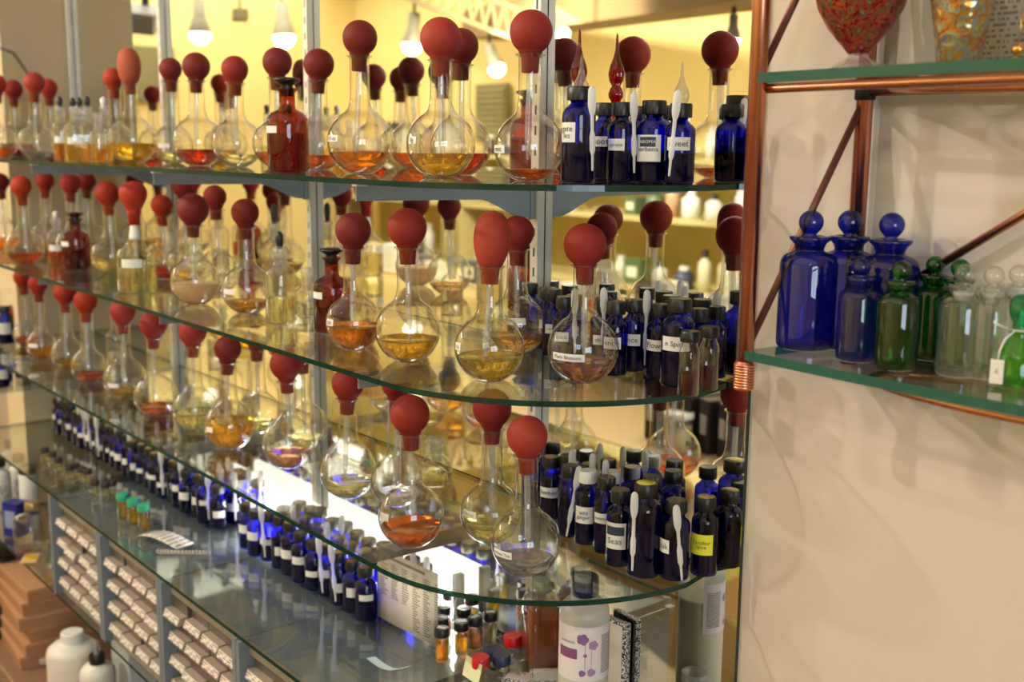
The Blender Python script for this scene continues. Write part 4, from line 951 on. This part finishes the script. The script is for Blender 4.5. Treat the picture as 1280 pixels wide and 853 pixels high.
for z in (ZT, ZL):
    pts = [(-.628, -.006, z)]+[(x, y-.008, z) for x, y, _ in bow(z, .004)]+[(-.142, -.006, z)]
    n = len(pts); th = .0085
    V = [etp(x, y, zq-th) for x, y, zq in pts]+[etp(*p) for p in pts]
    Fc = [tuple(range(n)), tuple(range(n, 2*n))[::-1]]+[(n+i, n+(i+1) % n, (i+1) % n, i) for i in range(n)]
    o = new_obj('glass_shelf', mesh_from('glass_shelf', V, Fc, [SHELFG(), ETEDGE()], False, midx=[0, 0]+[1]*n), t); o['label'] = 'green-edged bow-fronted glass shelf'
    if z == ZT: new_obj('front_ring', tube('front_ring', [etp(x, y+.004, zq-th-.0045) for x, y, zq in bow(z, .0)], .0042, COPPER(), 12), t)
    cxm = -.385
    ring = [etp(cxm+.15*math.cos(a_), -.070+.055*math.sin(a_), z-th-.0050) for a_ in [2*PI*i/40 for i in range(40)]]
    new_obj('oval_ring', tube('oval_ring', ring, .0040, COPPER(), 12, closed=True), t)
    new_obj('rear_rail', tube('rear_rail', [etp(-.604, -.012, z-th-.0045), etp(-.166, -.012, z-th-.0045)], .0042, COPPER(), 12), t)
# apothecary bottles
def apoth(P, r, h, mat, lab, group, body=.60, ball=None, frost=False):
    t = thing('apothecary_bottle', lab, 'apothecary bottle', P, facing(P), group)
    hs = h*.665; rn = r*.47; zl = h*.80
    new_obj('bottle_glass', lathe('bottle_glass', [(0, .004), (r*.7, .002), (r*.88, 0), (r*.97, .002), (r, .006), (r, hs-r*.30), (r*.97, hs-r*.13), (r*.88, hs+r*.03), (r*.72, hs+r*.13), (rn*1.08, hs+r*.20), (rn, hs+r*.28), (rn*1.04, zl-.010), (rn*1.18, zl-.005), (rn*1.48, zl-.0015), (rn*1.52, zl+.001), (rn*1.1, zl+.002), (rn*.85, zl)], mat, 40), t)
    b_ = ball or (h-zl)*.44
    cz = h-b_
    prof = [(0, zl-.014), (rn*.72, zl-.013), (rn*.82, zl+.001), (b_*.45, zl+.003)]
    for i in range(15):
        a_ = PI*.22+PI*.78*i/14; prof.append((b_*math.sin(a_) if i < 14 else 0, cz-b_*math.cos(a_)))
    st = new_obj('ball_stopper', lathe('ball_stopper', prof, mat, 32), t)
    if frost: new_obj('frosted_neck', lathe('frosted_neck', [(rn*.93, hs+r*.30), (rn*.93, zl-.004)], thin('frosted_neck_glass', (.9, .9, .9), .05, .8, rough=.3, haze=.8), 28), t)
    return t
CG = thin('apothecary_clear', (.95, .96, .945), .07, .42, power=2.4, haze=.02)
GB, GG, GC = 'royal blue apothecary bottles on the copper etagere', 'green apothecary bottles on the copper etagere', 'clear apothecary bottles on the copper etagere'
apoth(at(1005, 440, z=ZL, r=.024), .0262, .1265, ROYAL(), 'large royal blue apothecary bottle, front left on the lower etagere shelf', GB)
apoth(col_at(1053, -.034, ZL), .0262, .1265, ROYAL(), 'large royal blue apothecary bottle, middle one behind the small blue bottle', GB)
apoth(col_at(1104, -.036, ZL), .0262, .1265, ROYAL(), 'large royal blue apothecary bottle, rightmost, in front of the copper back post', GB)
apoth(at(1069, 454, z=ZL, r=.0165), .0178, .0890, ROYAL(), 'small dark blue apothecary bottle at the front between blue and green', GB)
apoth(at(1118, 465, z=ZL, r=.0165), .0175, .0905, GREENG(), 'green apothecary bottle nearest the shelf edge, foremost of the three', GG)
apoth(at(1160, 452, z=ZL, r=.0165), .0175, .0905, GREENG(), 'green apothecary bottle in the middle of the row of three', GG)
apoth(col_at(1191, -.030, ZL), .0175, .0905, GREENG(), 'green apothecary bottle nearest the wall, mostly hidden by clear bottles', GG)
apoth(at(1196, 473, z=ZL, r=.0165), .0178, .0905, CG, 'clear apothecary bottle at the front with frosted neck and round stopper', GC, frost=True)
apoth(col_at(1232, -.060, ZL), .0178, .0905, CG, 'clear apothecary bottle in the middle of the clear row, frosted neck', GC, frost=True)
apoth(col_at(1263, -.034, ZL), .0178, .0905, CG, 'clear apothecary bottle nearest the wall, frosted neck', GC, frost=True)
P = at(1268, 488, z=ZL, r=.014); t = thing('teardrop_bottle', 'small green teardrop bottle with a white price tag on string', 'bottle', P, facing(P))
new_obj('bottle_glass', lathe('bottle_glass', [(0, .002), (.013, 0), (.0162, .004), (.0158, .014), (.0125, .028), (.0075, .038), (.0062, .044), (.0072, .046)], thin('lime_green_glass', (.25, .72, .10), .06, .4, haze=.12), 32), t)
new_obj('stopper', lathe('stopper', [(.005, .040), (.0055, .047), (.0050, .050), (.0085, .057), (.0092, .062), (.0085, .068), (.005, .072), (0, .073)], thin('emerald_glass', (.05, .62, .30), .06, .4, haze=.1), 24), t)
new_obj('string', tube('string', [(.0066*math.cos(a_), .0066*math.sin(a_), .045) for a_ in [2*PI*i/16 for i in range(16)]], .0007, WHITEP(), 6, closed=True), t)
new_obj('string', tube('string', [(.006, -.003, .045), (.010, -.010, .038), (.0125, -.0125, .030), (.013, -.0135, .021)], .0007, WHITEP(), 6), t)
new_obj('string', tube('string', [(.004, -.006, .045), (.008, -.014, .048), (.009, -.019, .051)], .0007, WHITEP(), 6), t)
tg = new_obj('price_tag', boxm('price_tag', -.0005, .0005, -.0050, .0050, -.016, .003, pbr('tag_card', (.86, .83, .78), .6), bev=.0004), t, (.0135, -.0135, .0195)); tg.rotation_euler = (0, 0, -.2)
text_on('lettering', '6', .006, pbr('tag_ink', (.55, .42, .45), .6), lambda u, v: (.0008, u, v-.006), tg)
# iridescent goblet and tumbler
def iri(name, cols, f=.45):
    a = NT(name); tc = a.n('ShaderNodeTexCoord'); n = a.n('ShaderNodeTexVoronoi'); n.inputs['Scale'].default_value = 130; n.feature = 'F1'
    n2 = a.n('ShaderNodeTexNoise'); n2.inputs['Scale'].default_value = 95; n2.inputs['Detail'].default_value = 6; n2.inputs['Distortion'].default_value = 2.5
    a.l(tc.outputs['Object'], n.inputs['Vector']); a.l(tc.outputs['Object'], n2.inputs['Vector'])
    cr = a.n('ShaderNodeValToRGB'); e = cr.color_ramp.elements; e[0].position = .3; e[0].color = (*cols[0], 1); e[1].position = .72; e[1].color = (*cols[-1], 1)
    for i, c in enumerate(cols[1:-1]): q = e.new(.3+.42*(i+1)/(len(cols)-1)); q.color = (*c, 1)
    a.l(n2.outputs[0], cr.inputs[0])
    b = a.n('ShaderNodeBsdfPrincipled'); a.l(cr.outputs[0], b.inputs['Base Color']); b.inputs['Metallic'].default_value = .55; b.inputs['Roughness'].default_value = .13
    b.inputs['Thin Film Thickness'].default_value = 420
    bp = a.n('ShaderNodeBump'); bp.inputs['Strength'].default_value = .8; bp.inputs['Distance'].default_value = .0015; a.l(n.outputs[0], bp.inputs['Height']); a.l(bp.outputs[0], b.inputs['Normal'])
    tr = a.n('ShaderNodeBsdfTransparent'); a.l(cr.outputs[0], tr.inputs[0]); m_ = a.n('ShaderNodeMixShader'); m_.inputs[0].default_value = 1-f
    a.l(tr.outputs[0], m_.inputs[1]); a.l(b.outputs[0], m_.inputs[2]); a.l(m_.outputs[0], a.out.inputs[0]); return a.m
I1 = iri('iridescent_red_glass', [(.10, .01, .02), (.48, .03, .03), (.62, .18, .07), (.08, .20, .09), (.75, .62, .45)], .4)
I2 = iri('iridescent_gold_glass', [(.28, .02, .03), (.75, .28, .06), (.55, .45, .10), (.42, .60, .68), (.45, .06, .06)], .4)
P = col_at(1071, -.075, ZT); t = thing('iridescent_goblet', 'red iridescent glass goblet on a clear foot, top etagere shelf', 'goblet', P)
new_obj('bowl', lathe('bowl', [(0, .014), (.008, .015), (.014, .022), (.026, .036), (.035, .052), (.040, .070), (.041, .095), (.038, .115), (.036, .115), (.039, .095), (.038, .070), (.033, .053), (.024, .038), (.012, .026), (0, .020)], I1, 40), t)
new_obj('clear_foot', lathe('clear_foot', [(0, .001), (.022, 0), (.0255, .001), (.0245, .003), (.016, .008), (.009, .012), (.008, .016)], thin('foot_glass', (.92, .90, .88), .09, .5, power=2.2, haze=.14), 36), t)
P = col_at(1197, -.080, ZT); t = thing('iridescent_tumbler', 'flared gold and red iridescent glass tumbler on the top etagere shelf', 'tumbler', P)
new_obj('wall', lathe('wall', [(0, .001), (.014, 0), (.0160, .002), (.0200, .030), (.0255, .060), (.0320, .090), (.0360, .11), (.0345, .11), (.0300, .090), (.0235, .060), (.018, .030), (.014, .005), (0, .005)], I2, 40), t)
P = at(1273, 62, y=-.085); t = thing('brass_bead_ornament', 'small brass bead ornament standing at the right on top etagere shelf', 'ornament', (P.x, P.y, ZT))
BR = pbr('brass', (.78, .62, .32), .25, metal=1); hb_ = P.z-ZT
new_obj('bead', lathe('bead', [(0, hb_-.005), (.0035, hb_-.0035), (.005, hb_), (.0035, hb_+.0035), (0, hb_+.005)], BR, 20), t)
for s_ in (-1, 1): new_obj('leg', tube('leg', [(0, 0, hb_-.004), (s_*.006, -.002, .0006)], .0007, BR, 6), t)
new_obj('stem', tube('stem', [(0, 0, hb_+.004), (.001, 0, hb_+.03)], .0007, BR, 6), t)
# printed notice on the wall behind the tumbler
lo = at(1222, 76, y=.004); hi = at(1222, 0, y=.004)
t = thing('wall_notice', 'white printed notice on the wall behind the tumbler', 'notice', (lo.x+.075, .0045, lo.z+.10))
pm = patch('notice_sheet', .155, .20, print_mat('notice_print', (.92, .91, .90), (.62, .62, .64), 44, 44, .5), lambda u, v: (u, 0, v), 1, 1); ns = new_obj('notice_sheet', pm, t); sm = ns.modifiers.new('s', 'SOLIDIFY'); sm.thickness = .0005
tag(tube and new_obj('wall_cable', tube('wall_cable', [(-2.785, -.100, 1.55), (-2.785, -.100, 1.655), (-2.783, -.130, 1.70), (-2.780, -.16, 1.71)], .003, pbr('grey_cable', (.45, .42, .36), .6), 8)), 'grey cable running down the narrow wall at the far left', 'cable')

# ------------------------------------------------------------------ shop seen in the mirror
def rm(px, py, v):                                       # what the mirror shows at this pixel, v metres behind its face
    p = at(px, py, y=v); return Vector((p.x, -p.y, p.z))
GLOW = emit('lamp_bulb_glow', (1, .86, .6), 26)
ALU = pbr('lamp_aluminium', (.62, .60, .52), .55, metal=.2); DK = pbr('dark_fitting', (.18, .17, .16), .5)
LMP = [(250, 43, 1.9, .052, (0, 0, -1), 'hanging straight over the shop floor'), (355, 47, 2.6, .048, (.1, 0, -1), 'pointing down, second bulb in the mirror'),
       (515, 57, 2.6, .045, (0, .1, -1), 'behind the flasks at the middle'), (145, 56, 2.3, .034, (-.5, .3, -.8), 'tilted on the dark bracket at left'),
       (621, 86, 2.9, .040, (.5, 0, -.9), 'tilted and low near the white truss'), (702, 43, 2.2, .034, (.6, 0, -.8), 'tilted beside the tall bulb flask'), (916, 50, 2.2, .026, (0, 0, -1), 'at the far right of the mirror')]
RPX = [13, 13.5, 12.5, 8.5, 10.5, 10.5, 9.5]
for i, (px, py, v, r, d, nm) in enumerate(LMP):
    v = min(v, at(px, py, x=-6.6).y)
    P = rm(px, py, v); r = RPX[i]*project((P.x, -P.y, P.z))[2]/F_PX; d = Vector(d).normalized()
    t = thing('track_lamp', 'bright reflected spot lamp, '+nm, 'lamp', P, 0, 'track lamps lighting the shop')
    q = (-d).to_track_quat('Z', 'Y').to_euler()
    a_ = new_obj('lamp_can', lathe('lamp_can', [(r*1.02, r*.1), (r*1.05, r*.3), (r*.8, r*1.3), (r*.62, r*1.7), (r*.62, r*3.2), (0, r*3.3)], ALU, 24), t); a_.rotation_euler = q
    prof = [(0, -r*.95)]+[(r*math.sin(PI*k/12), -r*.95*math.cos(PI*k/12)) for k in range(1, 9)]
    b_ = new_obj('glowing_bulb', lathe('glowing_bulb', prof, GLOW, 24), t); b_.rotation_euler = q
    L_ = CEIL-.06-P.z
    new_obj('drop_rod', tube('drop_rod', [-d*r*3.1, -d*r*3.1+Vector((0, 0, max(.05, L_+d.z*r*3.1)))], .008, DK, 8), t)
# white truss
A = rm(535, 8, 2.5); B = rm(640, 48, 2.5); B = A+(B-A)*1.4; A = A-(B-A)*.4
t = thing('lighting_truss', 'pale zigzag lighting truss under the ceiling, seen in the mirror', 'truss', A)
d = B-A; up_ = Vector((0, 0, .14)); WT = pbr('truss_paint', (.80, .72, .52), .5)
new_obj('chord', tube('chord', [Vector((0, 0, 0)), d], .012, WT, 8), t); new_obj('chord', tube('chord', [up_, d+up_], .012, WT, 8), t)
for i in range(14):
    a_ = d*(i/14); b_ = d*((i+.5)/14)+up_; c_ = d*((i+1)/14)
    new_obj('web_bar', tube('web_bar', [a_, b_], .007, WT, 6), t); new_obj('web_bar', tube('web_bar', [b_, c_], .007, WT, 6), t)
# ceiling beam
A = rm(602, 50, 3.2); B = rm(935, 8, 2.2)
t = thing('ceiling_beam', 'brownish ceiling duct crossing the upper right of the mirror', 'beam', A)
d = B-A; d.z = 0; an = math.atan2(d.y, d.x); t.rotation_euler = (0, math.atan2(-(B.z-A.z), d.length), an)
new_obj('duct_body', boxm('duct_body', 0, d.length+.5, -.12, .12, 0, .16, pbr('duct_brown', (.56, .46, .30), .6)), t)
# dark projector bracket at left
P = rm(178, 24, at(178, 24, x=-6.4).y); t = thing('projector', 'dark grey projector on a black ceiling bracket, upper left of mirror', 'projector', P, .6)
b_ = new_obj('projector_body', boxm('projector_body', -.13, .13, -.09, .09, -.06, .06, pbr('projector_grey', (.42, .41, .40), .5), bev=.01), t); b_.rotation_euler = (.1, .3, 0)
new_obj('bracket_post', tube('bracket_post', [(-.09, 0, .04), (-.09, 0, CEIL-P.z-.01)], .022, DK, 10), t); new_obj('bracket_arm', tube('bracket_arm', [(-.28, 0, .03), (0, 0, .02)], .02, DK, 10), t)
P = rm(300, 19, at(300, 19, x=-6.8).y); t = thing('ceiling_speaker', 'small grey ceiling speaker on a thin rod, upper left of mirror', 'speaker', P, .4)
new_obj('speaker_body', boxm('speaker_body', -.09, .09, -.05, .05, -.035, .035, pbr('speaker_grey', (.48, .43, .30), .6), bev=.006), t); new_obj('rod', tube('rod', [(0, 0, .03), (0, 0, CEIL-P.z-.005)], .008, DK, 6), t)
# vents on the far wall
for i, (px, py, nm) in enumerate([(188, 92, 'left'), (614, 140, 'middle')]):
    P = rm(px, py, 3.46)
    if P.x < XL+.1: P = Vector((XL+.03, rm(px, py, 0).y, 0)); q = at(px, py, x=XL+.03); P = Vector((XL+.03, -q.y, q.z)); rz_ = PI/2
    else: P.y = -3.47; rz_ = 0
    t = thing('wall_vent', 'grey slatted wall vent at the %s of the mirrored wall' % nm, 'vent', P, rz_)
    new_obj('vent_frame', boxm('vent_frame', -.16, .16, -.012, .012, -.17, .17, pbr('vent_grey', (.50, .48, .32), .6)), t)
    for k in range(9): new_obj('slat', boxm('slat', -.14, .14, .012, .024, -.15+k*.034, -.132+k*.034, pbr('vent_slat', (.6, .57, .4), .6)), t)
# display shelving with products on the far wall
def shelf_unit(x0, x1, y, levels, dep, nm, seed, mat, dens=.9, hmax=.22):
    rnd = random.Random(seed)
    t = thing('display_shelving', nm, 'shelving', ((x0+x1)/2, y, 0)); cx_ = (x0+x1)/2
    for z in levels: new_obj('shelf_board', boxm('shelf_board', x0-cx_, x1-cx_, -dep/2, dep/2, z-.02, z, mat), t)
    new_obj('side_panel', boxm('side_panel', x0-cx_-.02, x0-cx_, -dep/2, dep/2, 0, levels[-1]+.02, mat), t); new_obj('side_panel', boxm('side_panel', x1-cx_, x1-cx_+.02, -dep/2, dep/2, 0, levels[-1]+.02, mat), t)
    for li, z in enumerate(levels):
        x = x0+.05; k = 0
        while x < x1-.12:
            wd = rnd.uniform(.06, .14); h = rnd.uniform(.08, hmax)
            if rnd.random() < dens:
                k += 1; c = rnd.choice([(.88, .86, .80), (.85, .82, .70), (.25, .25, .35), (.80, .74, .60), (.35, .42, .28), (.75, .60, .48), (.9, .9, .88)])
                P = (x+wd/2, y+rnd.uniform(-.03, .08), z)
                if rnd.random() < .5:
                    tt = thing('product_box', 'mirrored product box, %s item on the %s level of %s' % (ORD[k], ORD[li+1], nm.split(' with')[0]), 'box', P, rnd.uniform(-.1, .1), 'products on the mirrored shelves')
                    new_obj('box_body', boxm('box_body', -wd/2, wd/2, -.04, .04, 0, h, pbr('prod_%d' % int(c[0]*100+c[1]*10), c, .6)), tt)
                    new_obj('box_label', boxm('box_label', -wd*.3, wd*.3, .04, .042, h*.3, h*.7, pbr('prod_label', (.9, .88, .8), .6)), tt)
                else:
                    tt = thing('product_bottle', 'mirrored product bottle, %s item on the %s level of %s' % (ORD[k], ORD[li+1], nm.split(' with')[0]), 'bottle', P, 0, 'products on the mirrored shelves')
                    r = wd*.38; new_obj('bottle_body', lathe('bottle_body', [(0, 0), (r, 0), (r, h*.7), (r*.5, h*.8), (r*.4, h*.85)], pbr('prod_%d' % int(c[0]*100+c[1]*10), c, .4), 14), tt)
                    new_obj('cap', lathe('cap', [(r*.5, 0), (r*.5, h*.18), (0, h*.18)], BLACK() if rnd.random() < .5 else WHITEP(), 12), tt, (0, 0, h*.83))
            x += wd+rnd.uniform(.01, .05)
CWOOD = pbr('pale_shelf_board', (.78, .72, .48), .6)
shelf_unit(-5.4, -2.9, -3.28, [.42, .80, 1.16, 1.45], .32, 'far pale shelving with products', 11, CWOOD)
shelf_unit(-6.9, -5.6, -3.28, [.42, .80, 1.16, 1.45], .32, 'left far shelving with products', 12, CWOOD)
# sales counter and table in the room
t = thing('sales_counter', 'pale sales counter standing behind the camera, seen in the mirror', 'counter', (-3.4, -2.1, 0))
new_obj('counter_body', boxm('counter_body', -1.4, 1.0, -.25, .25, 0, .86, pbr('counter_yellow', (.84, .80, .42), .6)), t); new_obj('counter_top', boxm('counter_top', -1.45, 1.05, -.3, .3, .86, .90, pbr('counter_pale', (.86, .78, .60), .35), bev=.004), t)
rnd = random.Random(21)
for k in range(14):
    X = -4.6+k*.165+rnd.uniform(-.03, .03); h = rnd.uniform(.06, .16); c = rnd.choice([(.88, .86, .80), (.9, .9, .88), (.82, .76, .6), (.3, .3, .33)])
    tt = thing('counter_box', 'box on the mirrored sales counter, %s from its left end' % ORD[k+1], 'box', (X, -2.0+rnd.uniform(-.1, .1), .90), rnd.uniform(-.3, .3), 'boxes on the mirrored counter')
    new_obj('box_body', boxm('box_body', -.05, .05, -.04, .04, 0, h, pbr('cbox_%d' % int(c[0]*100+c[2]*10), c, .6)), tt); new_obj('box_label', boxm('box_label', -.03, .03, .04, .042, h*.25, h*.75, pbr('prod_label', (.9, .88, .8), .6)), tt)
t = thing('display_table', 'low beige display table close behind the camera, seen in the mirror', 'table', (-2.2, -1.35, 0), .1)
new_obj('table_top', boxm('table_top', -.65, .55, -.28, .28, .70, .74, pbr('table_beige', (.84, .74, .56), .4), bev=.004), t)
for sx in (-.6, .5):
    for sy in (-.24, .24): new_obj('leg', boxm('leg', sx-.02, sx+.02, sy-.02, sy+.02, 0, .70, MATS['table_beige']), t)
for k in range(5):
    tt = thing('dark_binder', 'dark binder on the mirrored beige table, %s from the left' % ORD[k+1], 'binder', (-1.98+k*.065, -1.28, .74), .1+.05*k, 'dark binders on the mirrored table')
    new_obj('cover', boxm('cover', -.022, .022, -.09, .09, 0, .14, pbr('binder_dark', (.16, .13, .14), .5), bev=.003), tt); new_obj('spine_label', boxm('spine_label', -.012, .012, .09, .0915, .05, .10, PAPER()), tt)
tt = thing('candle_jar', 'pale candle jar on the mirrored beige table beside dark binders', 'jar', (-1.86, -1.16, .74))
new_obj('jar_glass', lathe('jar_glass', [(0, 0), (.035, 0), (.037, .004), (.037, .09)], CLEAR(), 24), tt); new_obj('wax', lathe('wax', [(0, .003), (.034, .003), (.034, .07), (0, .07)], pbr('wax', (.9, .86, .7), .5), 24), tt); new_obj('lid', lathe('lid', [(.038, .088), (.038, .10), (0, .10)], WHITEP(), 24), tt)
tag(new_obj('side_partition', boxm('side_partition', -4.3, -4.2, -.35, .004, 0, CEIL, CREAM)), kind='structure')
